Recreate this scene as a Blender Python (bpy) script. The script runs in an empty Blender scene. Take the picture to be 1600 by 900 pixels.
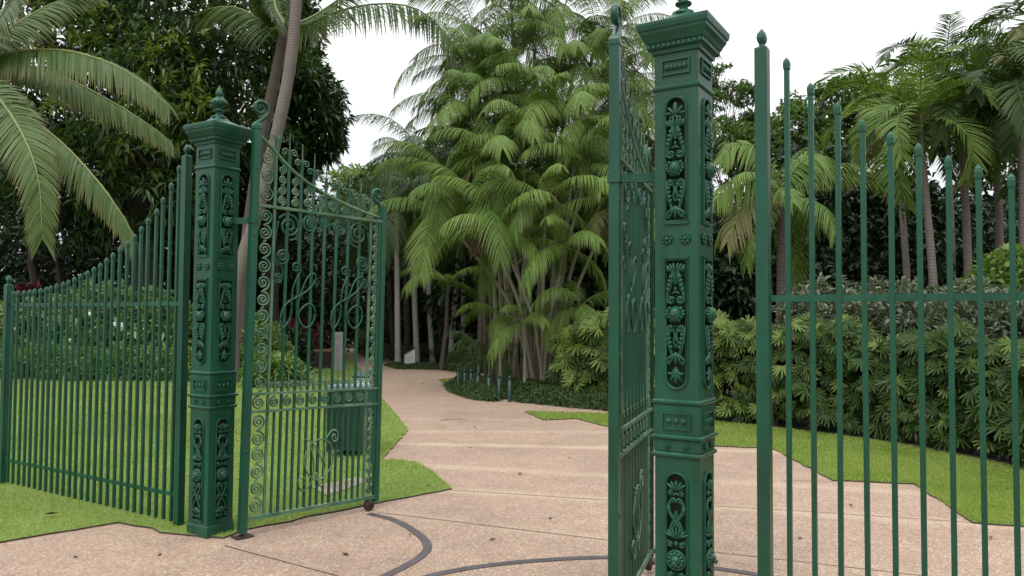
import bpy, math, random
import numpy as np
from mathutils import Matrix, Vector
from mathutils.geometry import tessellate_polygon
R = math.radians
rng = np.random.default_rng(11)
random.seed(5)
S = bpy.context.scene
COL = S.collection

# ------------------------------------------------------------------ camera, sky, sun, exposure
F_PX, CX, CY, EYE = 1200.0, 800.0, 450.0, 1.6
PITCH, ROLL = R(2.24), R(0.35)
cam_d = bpy.data.cameras.new('camera')
cam = bpy.data.objects.new('camera', cam_d)
COL.objects.link(cam)
cam_d.sensor_width = 36.0
cam_d.lens = 36.0 * F_PX / 1600.0
cam_d.clip_start, cam_d.clip_end = 0.05, 2000.0
CAM_R = Matrix.Rotation(math.pi / 2 + PITCH, 3, 'X') @ Matrix.Rotation(ROLL, 3, 'Z')
cam.matrix_world = Matrix.Translation((0, 0, EYE)) @ CAM_R.to_4x4()
S.camera = cam

SUN_EL, SUN_AZ = R(58), R(205)          # azimuth measured clockwise from +Y
world = bpy.data.worlds.new('World'); S.world = world
world.use_nodes = True
wn, wl = world.node_tree.nodes, world.node_tree.links
wn.clear()
sky = wn.new('ShaderNodeTexSky'); sky.sky_type = 'NISHITA'; sky.sun_disc = False
sky.sun_elevation, sky.sun_rotation = SUN_EL, SUN_AZ
sky.air_density, sky.dust_density = 1.4, 4.0
tc = wn.new('ShaderNodeTexCoord')
cl = wn.new('ShaderNodeTexNoise'); cl.inputs['Scale'].default_value = 2.2; cl.inputs['Detail'].default_value = 4
cr = wn.new('ShaderNodeValToRGB')
cr.color_ramp.elements[0].position, cr.color_ramp.elements[0].color = 0.3, (9.5, 9.9, 10.4, 1)
cr.color_ramp.elements[1].position, cr.color_ramp.elements[1].color = 0.7, (13.0, 13.0, 13.0, 1)
mx = wn.new('ShaderNodeMixRGB'); mx.inputs[0].default_value = 0.88      # overcast deck hides most of the blue
bg = wn.new('ShaderNodeBackground'); bg.inputs[1].default_value = 0.10
wo = wn.new('ShaderNodeOutputWorld')
wl.new(tc.outputs['Generated'], cl.inputs['Vector'])
wl.new(cl.outputs['Fac'], cr.inputs[0])
wl.new(sky.outputs[0], mx.inputs[1]); sep = wn.new('ShaderNodeSeparateXYZ'); wl.new(tc.outputs['Generated'], sep.inputs[0])
grad = wn.new('ShaderNodeMapRange')                                  # an overcast sky is brighter overhead than at the horizon
grad.inputs['From Min'].default_value, grad.inputs['From Max'].default_value = 0.05, 1.0
grad.inputs['To Min'].default_value, grad.inputs['To Max'].default_value = 1.0, 2.3
wl.new(sep.outputs['Z'], grad.inputs['Value'])
dm = wn.new('ShaderNodeVectorMath'); dm.operation = 'SCALE'
wl.new(cr.outputs[0], dm.inputs[0]); wl.new(grad.outputs[0], dm.inputs['Scale']); wl.new(dm.outputs[0], mx.inputs[2])
wl.new(mx.outputs[0], bg.inputs[0]); wl.new(bg.outputs[0], wo.inputs[0])

sun_d = bpy.data.lights.new('sun', 'SUN'); sun_d.energy = 1.5; sun_d.angle = R(14)
sun_d.color = (1.0, 0.96, 0.88)
sun = bpy.data.objects.new('sun', sun_d); COL.objects.link(sun)
sv = Vector((math.sin(SUN_AZ) * math.cos(SUN_EL), math.cos(SUN_AZ) * math.cos(SUN_EL), math.sin(SUN_EL)))
sun.rotation_euler = sv.to_track_quat('Z', 'Y').to_euler(); sun.location = sv * 40

S.view_settings.view_transform = 'Standard'
try: S.view_settings.look = 'None'
except Exception: pass
S.view_settings.gamma = 1.0
S.view_settings.use_curve_mapping = False
S.view_settings.exposure = -0.22
S.render.engine = 'CYCLES'
S.cycles.max_bounces = 6; S.cycles.diffuse_bounces = 3; S.cycles.glossy_bounces = 2
S.cycles.transmission_bounces = 2
S.cycles.caustics_reflective = False; S.cycles.caustics_refractive = False
S.cycles.use_denoising = True

# ------------------------------------------------------------------ measuring helpers (a photo point -> a place)
def ray(px, py):
    d = CAM_R @ Vector(((px - CX) / F_PX, -(py - CY) / F_PX, -1.0))
    return d
def G(px, py, h=0.0):
    d = ray(px, py); t = (h - EYE) / d.z
    return (d.x * t, d.y * t)
def at(px, py, Y):
    d = ray(px, py); t = Y / d.y
    return np.array((d.x * t, Y, EYE + d.z * t))

# ------------------------------------------------------------------ materials
def mat(name):
    m = bpy.data.materials.new(name); m.use_nodes = True
    nt = m.node_tree; nt.nodes.clear()
    out = nt.nodes.new('ShaderNodeOutputMaterial')
    p = nt.nodes.new('ShaderNodeBsdfPrincipled')
    nt.links.new(p.outputs[0], out.inputs[0])
    return m, nt, p, out
def nd(nt, t, **kw):
    n = nt.nodes.new(t)
    for k, v in kw.items():
        if k in n.inputs.keys(): n.inputs[k].default_value = v
        else: setattr(n, k, v)
    return n
def ramp(nt, fac, stops):
    r = nt.nodes.new('ShaderNodeValToRGB')
    el = r.color_ramp.elements
    while len(el) < len(stops): el.new(0.5)
    for e, (p, c) in zip(el, stops):
        e.position = p; e.color = (*c, 1) if len(c) == 3 else c
    nt.links.new(fac, r.inputs[0])
    return r.outputs[0]
def mixc(nt, fac, a, b, mode='MIX'):
    m = nt.nodes.new('ShaderNodeMixRGB'); m.blend_type = mode
    for s, v in ((m.inputs[0], fac), (m.inputs[1], a), (m.inputs[2], b)):
        if hasattr(v, 'is_output'): nt.links.new(v, s)
        elif isinstance(v, (int, float)): s.default_value = v
        else: s.default_value = (*v, 1)
    return m.outputs[0]
def noise(nt, scale, detail=4, rough=0.55, coord='Object', stretch=None):
    t = nt.nodes.new('ShaderNodeTexCoord')
    n = nd(nt, 'ShaderNodeTexNoise', Scale=scale, Detail=detail, Roughness=rough)
    if stretch:
        mp = nt.nodes.new('ShaderNodeMapping'); mp.inputs['Scale'].default_value = stretch
        nt.links.new(t.outputs[coord], mp.inputs[0]); nt.links.new(mp.outputs[0], n.inputs['Vector'])
    else: nt.links.new(t.outputs[coord], n.inputs['Vector'])
    return n.outputs['Fac']
def bump(nt, p, h, strength, dist=0.01):
    b = nd(nt, 'ShaderNodeBump', Strength=strength, Distance=dist)
    nt.links.new(h, b.inputs['Height']); nt.links.new(b.outputs[0], p.inputs['Normal'])

def leaf_mat(name, cols, rough=0.42, transl=0.22, tip=None, tip_amt=0.0, spec=0.4):
    """foliage: every leaf (mesh island) and every plant takes its own tint; old leaves get dry tips"""
    m, nt, p, out = mat(name)
    g = nt.nodes.new('ShaderNodeNewGeometry')
    oi = nt.nodes.new('ShaderNodeObjectInfo')
    ad = nd(nt, 'ShaderNodeMath', operation='MULTIPLY_ADD'); ad.inputs[1].default_value = 0.62
    sc = nd(nt, 'ShaderNodeMath', operation='MULTIPLY'); sc.inputs[1].default_value = 0.38
    nt.links.new(oi.outputs['Random'], sc.inputs[0])
    nt.links.new(g.outputs['Random Per Island'], ad.inputs[0]); nt.links.new(sc.outputs[0], ad.inputs[2])
    n = len(cols)
    c = ramp(nt, ad.outputs[0], [(i / (n - 1), cols[i]) for i in range(n)])
    if tip:
        at_ = nd(nt, 'ShaderNodeAttribute', attribute_name='along')
        pw = nd(nt, 'ShaderNodeMath', operation='POWER'); pw.inputs[1].default_value = 4.0
        nt.links.new(at_.outputs['Fac'], pw.inputs[0])
        ml = nd(nt, 'ShaderNodeMath', operation='MULTIPLY'); ml.inputs[1].default_value = tip_amt
        nt.links.new(pw.outputs[0], ml.inputs[0])
        c = mixc(nt, ml.outputs[0], c, tip)
    nt.links.new(c, p.inputs['Base Color'])
    p.inputs['Roughness'].default_value = rough
    p.inputs['Specular IOR Level'].default_value = spec
    tr = nt.nodes.new('ShaderNodeBsdfTranslucent')
    tc_ = mixc(nt, 1.0, c, (1.25, 1.35, 0.55), 'MULTIPLY')
    nt.links.new(tc_, tr.inputs[0])
    ms = nd(nt, 'ShaderNodeMixShader'); ms.inputs[0].default_value = transl
    nt.links.new(p.outputs[0], ms.inputs[1]); nt.links.new(tr.outputs[0], ms.inputs[2])
    nt.links.new(ms.outputs[0], out.inputs[0])
    return m
def plain(name, col, rough=0.6, var=0.25, scale=8, metallic=0.0, bmp=0.0, stretch=None):
    m, nt, p, out = mat(name)
    f = noise(nt, scale, 5, 0.6, stretch=stretch)
    d = tuple(c * (1 - var) for c in col); l = tuple(min(1, c * (1 + var)) for c in col)
    nt.links.new(ramp(nt, f, [(0.3, d), (0.7, l)]), p.inputs['Base Color'])
    p.inputs['Roughness'].default_value = rough; p.inputs['Metallic'].default_value = metallic
    if bmp: bump(nt, p, f, bmp, 0.01)
    return m

def paint_mat(name, base, faded, fade_lo, fade_hi, rough):
    m, nt, p, out = mat(name)
    f1 = noise(nt, 5.0, 6, 0.65); f2 = noise(nt, 60.0, 4, 0.6); f3 = noise(nt, 1.6, 3, 0.5, stretch=(6, 6, 1))
    c = ramp(nt, f3, [(0.3, tuple(x * 0.68 for x in base)), (0.7, tuple(x * 1.25 for x in base))])
    f4 = noise(nt, 14.0, 6, 0.7, stretch=(1, 1, 0.25))
    c = mixc(nt, ramp(nt, f4, [(0.56, (0, 0, 0)), (0.70, (0.45,) * 3)]), c, (0.03, 0.05, 0.03))
    g = nt.nodes.new('ShaderNodeNewGeometry'); sx = nt.nodes.new('ShaderNodeSeparateXYZ')
    nt.links.new(g.outputs['Normal'], sx.inputs[0])
    # chalky sun-bleached paint, worn most where faces look up
    up = nd(nt, 'ShaderNodeMapRange'); up.inputs['From Min'].default_value = -0.1; up.inputs['From Max'].default_value = 1.0
    up.inputs['To Min'].default_value = fade_lo; up.inputs['To Max'].default_value = fade_hi
    nt.links.new(sx.outputs['Z'], up.inputs['Value'])
    k = nd(nt, 'ShaderNodeMath', operation='MULTIPLY')
    rr = nt.nodes.new('ShaderNodeMapRange'); rr.inputs['From Min'].default_value = 0.35; rr.inputs['From Max'].default_value = 0.65
    nt.links.new(f1, rr.inputs['Value'])
    nt.links.new(rr.outputs[0], k.inputs[0]); nt.links.new(up.outputs[0], k.inputs[1])
    c = mixc(nt, k.outputs[0], c, faded)
    # chips and rust specks
    sp = nd(nt, 'ShaderNodeMapRange'); sp.inputs['From Min'].default_value = 0.665; sp.inputs['From Max'].default_value = 0.70
    nt.links.new(f2, sp.inputs['Value'])
    c = mixc(nt, sp.outputs[0], c, (0.05, 0.06, 0.035))
    nt.links.new(c, p.inputs['Base Color'])
    ro = nd(nt, 'ShaderNodeMapRange'); ro.inputs['To Min'].default_value = rough - 0.08; ro.inputs['To Max'].default_value = rough + 0.2
    nt.links.new(f1, ro.inputs['Value']); nt.links.new(ro.outputs[0], p.inputs['Roughness'])
    p.inputs['Specular IOR Level'].default_value = 0.38
    bump(nt, p, noise(nt, 45.0, 3, 0.6), 0.12, 0.004)
    return m
M_PAINT = paint_mat('green_gate_paint', (0.0055, 0.064, 0.034), (0.04, 0.155, 0.10), 0.06, 0.6, 0.31)
M_FADED = paint_mat('faded_green_paint', (0.022, 0.11, 0.06), (0.24, 0.32, 0.20), 0.32, 1.1, 0.45)
M_DARKIN = plain('shade_and_dark_iron', (0.008, 0.024, 0.016), 0.8, 0.3, 30)  # on the pillar cores this dark colour carries the shade of the hollow
M_RUST = plain('rusty_iron', (0.035, 0.022, 0.016), 0.75, 0.5, 40, bmp=0.3)
M_TRACK = plain('steel_track', (0.105, 0.09, 0.095), 0.5, 0.2, 6, 0.25)

def trunk_mat(name, a, b, ring=14.0, dark=0.8):
    m, nt, p, out = mat(name)
    t = nt.nodes.new('ShaderNodeTexCoord')
    w = nd(nt, 'ShaderNodeTexWave', Scale=ring, Distortion=3.5, Detail=4.0); w.bands_direction = 'Z'; w.inputs['Detail Scale'].default_value = 2.0
    nt.links.new(t.outputs['Object'], w.inputs['Vector'])
    n = noise(nt, 3.0, 6, 0.65)
    c = mixc(nt, n, a, b)
    rings = ramp(nt, w.outputs['Fac'], [(0.0, (0.42, 0.40, 0.38)), (0.25, (1, 1, 1))])
    c = mixc(nt, dark, c, rings, 'MULTIPLY')
    nt.links.new(c, p.inputs['Base Color']); p.inputs['Roughness'].default_value = 0.85
    bump(nt, p, w.outputs['Fac'], 0.25, 0.012)
    return m
M_COCO_TRUNK = trunk_mat('ringed_palm_trunk', (0.135, 0.112, 0.098), (0.25, 0.212, 0.188), 5.0, 0.7)
M_MANILA_TRUNK = trunk_mat('grey_palm_trunk', (0.125, 0.105, 0.088), (0.23, 0.20, 0.17), 5.2, 0.65)
M_DARK_TRUNK = trunk_mat('dark_palm_trunk', (0.070, 0.052, 0.042), (0.125, 0.092, 0.074), 5.0, 0.7)
M_STEM = trunk_mat('cane_palm_stem', (0.17, 0.155, 0.11), (0.30, 0.275, 0.21), 3.1, 0.3)
M_GROVE = trunk_mat('pale_grove_trunk', (0.30, 0.285, 0.26), (0.50, 0.48, 0.44), 3.1, 0.25)
M_BARK = plain('dark_tree_bark', (0.055, 0.045, 0.035), 0.9, 0.5, 12, bmp=0.6, stretch=(3, 3, 0.6))

M_MANGO = leaf_mat('mango_leaves', [(0.017, 0.038, 0.010), (0.028, 0.062, 0.015), (0.042, 0.085, 0.019), (0.075, 0.12, 0.026)], 0.36, 0.2)
M_FLUSH = leaf_mat('new_mango_leaves', [(0.10, 0.17, 0.03), (0.16, 0.22, 0.04), (0.20, 0.19, 0.05)], 0.36, 0.3)
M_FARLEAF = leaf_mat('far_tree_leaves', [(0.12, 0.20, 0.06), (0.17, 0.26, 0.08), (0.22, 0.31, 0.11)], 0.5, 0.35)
M_MIDLEAF = leaf_mat('mid_tree_leaves', [(0.05, 0.105, 0.025), (0.08, 0.15, 0.034), (0.13, 0.20, 0.045)], 0.45, 0.28)
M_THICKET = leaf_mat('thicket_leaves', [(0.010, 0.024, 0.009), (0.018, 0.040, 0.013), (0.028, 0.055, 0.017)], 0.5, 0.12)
M_COCO = leaf_mat('coconut_leaflets', [(0.038, 0.088, 0.018), (0.058, 0.116, 0.024), (0.09, 0.145, 0.034)], 0.46, 0.2, (0.24, 0.16, 0.08), 0.5, 0.28)
M_CLUMP = leaf_mat('clump_palm_leaflets', [(0.075, 0.15, 0.032), (0.12, 0.205, 0.042), (0.175, 0.25, 0.055)], 0.5, 0.24, (0.22, 0.21, 0.07), 0.35, 0.22)
M_YELLOWPALM = leaf_mat('young_palm_leaflets', [(0.085, 0.165, 0.035), (0.13, 0.22, 0.045), (0.19, 0.265, 0.06)], 0.48, 0.27, (0.26, 0.25, 0.07), 0.3, 0.25)
M_DARKPALM = leaf_mat('dark_palm_leaflets', [(0.03, 0.066, 0.02), (0.046, 0.095, 0.026), (0.075, 0.125, 0.034)], 0.46, 0.24, (0.14, 0.12, 0.04), 0.35, 0.25)  # leaflets of a darker green than the clump palms
M_OLDPALM = leaf_mat('yellowing_palm_leaflets', [(0.10, 0.13, 0.04), (0.15, 0.155, 0.05), (0.20, 0.175, 0.065)], 0.45, 0.25, (0.2, 0.13, 0.06), 0.5)
M_DEADPALM = leaf_mat('dead_palm_leaflets', [(0.12, 0.085, 0.055), (0.17, 0.125, 0.085)], 0.8, 0.1)
M_RHAPIS = leaf_mat('fan_hedge_leaves', [(0.013, 0.038, 0.007), (0.024, 0.060, 0.011), (0.055, 0.105, 0.018)], 0.45, 0.2, (0.25, 0.22, 0.08), 0.18, 0.18)
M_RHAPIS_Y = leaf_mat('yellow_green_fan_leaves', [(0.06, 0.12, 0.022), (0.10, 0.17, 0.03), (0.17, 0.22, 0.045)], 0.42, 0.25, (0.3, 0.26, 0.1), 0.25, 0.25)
M_SHRUBGREY = leaf_mat('grey_green_shrub_leaves', [(0.08, 0.11, 0.065), (0.13, 0.165, 0.105), (0.19, 0.20, 0.14)], 0.42, 0.15)
M_SHRUBLIGHT = leaf_mat('bright_shrub_leaves', [(0.10, 0.18, 0.04), (0.15, 0.24, 0.06), (0.22, 0.29, 0.08)], 0.4, 0.25)
M_SHRUBMID = leaf_mat('broad_shrub_leaves', [(0.11, 0.20, 0.055), (0.165, 0.265, 0.08), (0.25, 0.33, 0.14)], 0.38, 0.2)
M_MONDO = leaf_mat('mondo_grass_blades', [(0.025, 0.055, 0.016), (0.045, 0.085, 0.022), (0.085, 0.115, 0.035)], 0.5, 0.15)
M_RED = leaf_mat('red_cordyline_leaves', [(0.07, 0.012, 0.022), (0.14, 0.02, 0.045), (0.10, 0.03, 0.03)], 0.4, 0.25)
M_PETAL = plain('white_petals', (0.75, 0.72, 0.68), 0.5, 0.1)
M_GRASS = leaf_mat('lawn_blades', [(0.225, 0.32, 0.075), (0.295, 0.38, 0.10), (0.355, 0.405, 0.135)], 0.6, 0.4, None, 0, 0.15)
_nt = M_GRASS.node_tree; _mx = [n for n in _nt.nodes if n.type == 'VALTORGB'][0]
_f = noise(_nt, 0.9, 5, 0.65); _c = mixc(_nt, 1.0, _mx.outputs[0], ramp(_nt, _f, [(0.30, (0.62, 0.74, 0.55)), (0.5, (1, 1, 1)), (0.70, (1.28, 1.10, 1.25))]), 'MULTIPLY')
for n in _nt.nodes:
    if n.type == 'BSDF_PRINCIPLED': _nt.links.new(_c, n.inputs['Base Color'])
M_RACHIS = plain('palm_rachis', (0.17, 0.19, 0.05), 0.45, 0.25, 3)
M_RACHISG = plain('green_rachis', (0.075, 0.12, 0.035), 0.45, 0.25, 3)
M_SHEATH = plain('brown_leaf_sheath', (0.12, 0.08, 0.05), 0.8, 0.35, 12, bmp=0.3, stretch=(4, 4, 0.5))
M_SOIL = plain('bed_mulch', (0.06, 0.042, 0.03), 0.95, 0.5, 25, bmp=0.8)

def ground_mat():
    m, nt, p, out = mat('ground_soil')
    f = noise(nt, 0.7, 6, 0.6); f2 = noise(nt, 18, 5, 0.6)
    c = mixc(nt, f, (0.022, 0.026, 0.013), (0.035, 0.045, 0.018))
    c = mixc(nt, 0.5, c, ramp(nt, f2, [(0.3, (0.5, 0.5, 0.5)), (0.7, (1, 1, 1))]), 'MULTIPLY')
    nt.links.new(c, p.inputs['Base Color']); p.inputs['Roughness'].default_value = 0.95
    return m
M_GROUND = ground_mat()
def lawn_mat():
    m, nt, p, out = mat('lawn_turf')
    f = noise(nt, 1.1, 5, 0.6); f2 = noise(nt, 90, 3, 0.7)
    c = ramp(nt, f, [(0.3, (0.15, 0.23, 0.045)), (0.55, (0.19, 0.275, 0.055)), (0.75, (0.24, 0.29, 0.08))])
    c = mixc(nt, 0.6, c, ramp(nt, f2, [(0.3, (0.65, 0.68, 0.6)), (0.65, (1, 1, 1))]), 'MULTIPLY')
    nt.links.new(c, p.inputs['Base Color']); p.inputs['Roughness'].default_value = 0.9
    bump(nt, p, f2, 0.7, 0.02)
    return m
M_LAWN = lawn_mat()

# ------------------------------------------------------------------ mesh kit
class MB:
    def __init__(s): s.V=[]; s.F4=[]; s.F3=[]; s.M4=[]; s.M3=[]; s.A=[]; s.n=0; s.S4=[]; s.S3=[]
    def add(s, V, quads=None, tris=None, mi=0, along=None, smooth=True):
        V = np.asarray(V, float).reshape(-1, 3)
        s.V.append(V); s.A.append(np.zeros(len(V)) if along is None else np.asarray(along, float))
        if quads is not None and len(quads):
            q = np.asarray(quads, int) + s.n; s.F4.append(q); s.M4.append(np.full(len(q), mi)); s.S4.append(np.full(len(q), smooth))
        if tris is not None and len(tris):
            t = np.asarray(tris, int) + s.n; s.F3.append(t); s.M3.append(np.full(len(t), mi)); s.S3.append(np.full(len(t), smooth))
        s.n += len(V); return s
    def merge(s, o, xf=None):
        if not o.V: return s
        V = np.concatenate(o.V)
        if xf is not None:
            X = np.array(xf); V = V @ X[:3, :3].T + X[:3, 3]
        q = np.concatenate(o.F4) if o.F4 else None; t = np.concatenate(o.F3) if o.F3 else None
        s.V.append(V); s.A.append(np.concatenate(o.A))
        if q is not None: s.F4.append(q + s.n); s.M4.append(np.concatenate(o.M4)); s.S4.append(np.concatenate(o.S4))
        if t is not None: s.F3.append(t + s.n); s.M3.append(np.concatenate(o.M3)); s.S3.append(np.concatenate(o.S3))
        s.n += len(V); return s
    def mesh(s, name, mats):
        me = bpy.data.meshes.new(name)
        V = np.concatenate(s.V); q = np.concatenate(s.F4) if s.F4 else np.zeros((0, 4), int)
        t = np.concatenate(s.F3) if s.F3 else np.zeros((0, 3), int)
        me.vertices.add(len(V)); me.vertices.foreach_set('co', V.astype(np.float32).ravel())
        nl = q.size + t.size; me.loops.add(nl)
        me.loops.foreach_set('vertex_index', np.concatenate([q.ravel(), t.ravel()]).astype(np.int32))
        npoly = len(q) + len(t); me.polygons.add(npoly)
        st = np.concatenate([np.arange(len(q)) * 4, q.size + np.arange(len(t)) * 3]).astype(np.int32)
        me.polygons.foreach_set('loop_start', st)
        mi = np.concatenate((s.M4 or [np.zeros(0)]) + (s.M3 or [np.zeros(0)])).astype(np.int32)
        sm = np.concatenate((s.S4 or [np.zeros(0, bool)]) + (s.S3 or [np.zeros(0, bool)])).astype(bool)
        for m in (mats if isinstance(mats, (list, tuple)) else [mats]): me.materials.append(m)
        me.polygons.foreach_set('material_index', mi); me.polygons.foreach_set('use_smooth', sm)
        a = np.concatenate(s.A)
        if a.any():
            at_ = me.attributes.new('along', 'FLOAT', 'POINT'); at_.data.foreach_set('value', a.astype(np.float32))
        me.update(calc_edges=True); me.validate()
        return me
    def build(s, name, mats, parent=None, loc=None):
        o = bpy.data.objects.new(name, s.mesh(name, mats)); COL.objects.link(o)
        if parent is not None: o.parent = parent
        if loc is not None: o.location = loc
        return o
    # --- solids
    def box(s, lo, hi, rot=0.0, org=(0, 0, 0), mi=0):
        x0, y0, z0 = lo; x1, y1, z1 = hi
        V = np.array([(x, y, z) for z in (z0, z1) for y in (y0, y1) for x in (x0, x1)], float)
        c, n = math.cos(rot), math.sin(rot)
        V = np.stack([V[:, 0] * c - V[:, 1] * n + org[0], V[:, 0] * n + V[:, 1] * c + org[1], V[:, 2] + org[2]], 1)
        return s.add(V, [(0, 2, 3, 1), (4, 5, 7, 6), (0, 1, 5, 4), (2, 6, 7, 3), (0, 4, 6, 2), (1, 3, 7, 5)], mi=mi, smooth=False)
    def sqlathe(s, prof, mi=0, k=4, phase=math.pi / 4):
        """stack of square rings: prof = [(half width, z)...], capped"""
        a = phase + np.arange(k) * 2 * math.pi / k; rt = math.sqrt(2) if k == 4 else 1
        V = np.concatenate([np.stack([np.cos(a) * h * rt, np.sin(a) * h * rt, np.full(k, z)], 1) for h, z in prof])
        Q = [(i * k + j, i * k + (j + 1) % k, (i + 1) * k + (j + 1) % k, (i + 1) * k + j) for i in range(len(prof) - 1) for j in range(k)]
        if k == 4:
            Q += [(3, 2, 1, 0), tuple((len(prof) - 1) * 4 + j for j in range(4))]
            return s.add(V, Q, mi=mi, smooth=False)
        return s.add(V, Q, mi=mi)
    def lathe(s, prof, k=16, mi=0): return s.sqlathe(prof, mi, k, 0.0)
    def tube(s, P, r, k=6, mi=0, flat=None, caps=True, along=None):
        """round bar along P; flat=(normal, ratio) squashes it along that normal"""
        P = np.asarray(P, float); n = len(P)
        r = np.broadcast_to(np.asarray(r, float), (n,))
        T = np.gradient(P, axis=0); T /= np.linalg.norm(T, axis=1, keepdims=True) + 1e-12
        ref = np.array((0, 0, 1.0)) if flat is None else np.asarray(flat[0], float)
        if flat is None and np.abs(T @ ref).mean() > 0.8: ref = np.array((1.0, 0, 0))
        A = np.cross(T, ref); ln = np.linalg.norm(A, axis=1, keepdims=True); A = np.where(ln > 1e-6, A / (ln + 1e-12), np.array((0, 1.0, 0)))
        B = np.cross(A, T)
        fr = 1.0 if flat is None else flat[1]
        an = np.arange(k) * 2 * math.pi / k + math.pi / k
        V = (P[:, None, :] + r[:, None, None] * (np.cos(an)[None, :, None] * A[:, None, :] + fr * np.sin(an)[None, :, None] * B[:, None, :])).reshape(-1, 3)
        i = np.arange(n - 1)[:, None] * k; j = np.arange(k)[None, :]; j2 = (j + 1) % k
        Q = np.stack([i + j, i + j2, i + k + j2, i + k + j], -1).reshape(-1, 4)
        al = None if along is None else np.repeat(along, k)
        s.add(V, Q, mi=mi, along=al)
        if caps and k == 4: s.add(V[:4], [(3, 2, 1, 0)], mi=mi, smooth=False); s.add(V[-4:], [(0, 1, 2, 3)], mi=mi, smooth=False)
        elif caps:
            for b, rev in ((0, True), (n - 1, False)):
                ring = V[b * k:(b + 1) * k]; C = np.vstack([ring, P[b]])
                t = [((q + 1) % k, q, k) if rev else (q, (q + 1) % k, k) for q in range(k)]
                s.add(C, tris=t, mi=mi)
        return s
    def ball(s, c, r, k=10, m=7, mi=0):
        r = np.broadcast_to(np.asarray(r, float), (3,))
        th = np.linspace(0.02, math.pi - 0.02, m); ph = np.arange(k) * 2 * math.pi / k
        V = np.stack([np.sin(th)[:, None] * np.cos(ph), np.sin(th)[:, None] * np.sin(ph), np.cos(th)[:, None] * np.ones(k)], -1).reshape(-1, 3) * r + np.asarray(c)
        Q = [(i * k + j, (i + 1) * k + j, (i + 1) * k + (j + 1) % k, i * k + (j + 1) % k) for i in range(m - 1) for j in range(k)]
        return s.add(V, Q, mi=mi)
    def prism(s, poly, y0, y1, holes=(), mi=0):
        """polygon in (x, z), with holes, extruded from y0 to y1 (front face at y0, outward -y)"""
        loops = [list(poly)] + [list(h) for h in holes]
        fl = [p for l in loops for p in l]
        tr = tessellate_polygon([[Vector((p[0], p[1], 0)) for p in l] for l in loops])
        F = np.array([(p[0], y0, p[1]) for p in fl]); Bk = np.array([(p[0], y1, p[1]) for p in fl])
        s.add(F, tris=tr, mi=mi, smooth=False); s.add(Bk, tris=tr, mi=mi, smooth=False)
        o = 0
        for l in loops:
            n = len(l); V = np.vstack([F[o:o + n], Bk[o:o + n]])
            s.add(V, [(i, (i + 1) % n, n + (i + 1) % n, n + i) for i in range(n)], mi=mi, smooth=False); o += n
        return s

def thing(name, label, cat, loc=(0, 0, 0), rotz=0.0, group=None):
    o = bpy.data.objects.new(name, None); COL.objects.link(o); o.empty_display_size = 0.2
    o.location = loc; o.rotation_euler = (0, 0, rotz)
    return tag(o, label, cat, group)
def tag(o, label=None, cat=None, group=None, kind=None):
    if label: o['label'] = label
    if cat: o['category'] = cat
    if group: o['group'] = group
    if kind: o['kind'] = kind
    return o
def put(name, me, parent, loc=(0, 0, 0), rot=(0, 0, 0), sc=1.0):
    o = bpy.data.objects.new(name, me); COL.objects.link(o); o.parent = parent
    o.location = loc; o.rotation_euler = rot; o.scale = (sc,) * 3 if isinstance(sc, (int, float)) else sc
    return o
def spline(pts, n):
    """Catmull-Rom through pts"""
    P = np.asarray(pts, float); P = np.vstack([2 * P[0] - P[1], P, 2 * P[-1] - P[-2]])
    seg = len(P) - 3; u = np.linspace(0, seg - 1e-9, n); i = u.astype(int); t = (u - i)[:, None]
    a, b, c, d = P[i], P[i + 1], P[i + 2], P[i + 3]
    return 0.5 * ((2 * b) + (-a + c) * t + (2 * a - 5 * b + 4 * c - d) * t ** 2 + (-a + 3 * b - 3 * c + d) * t ** 3)
def spiral(cx, cz, r0, r1, turns, a0, sgn=1, n=None):
    n = n or int(18 * turns) + 4
    t = np.linspace(0, 1, n); a = a0 + sgn * t * turns * 2 * math.pi; r = r0 + (r1 - r0) * t ** 0.85
    return np.stack([cx + r * np.cos(a), np.zeros(n), cz + r * np.sin(a)], 1)
def norm(v): return v / (np.linalg.norm(v, axis=-1, keepdims=True) + 1e-12)

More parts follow.
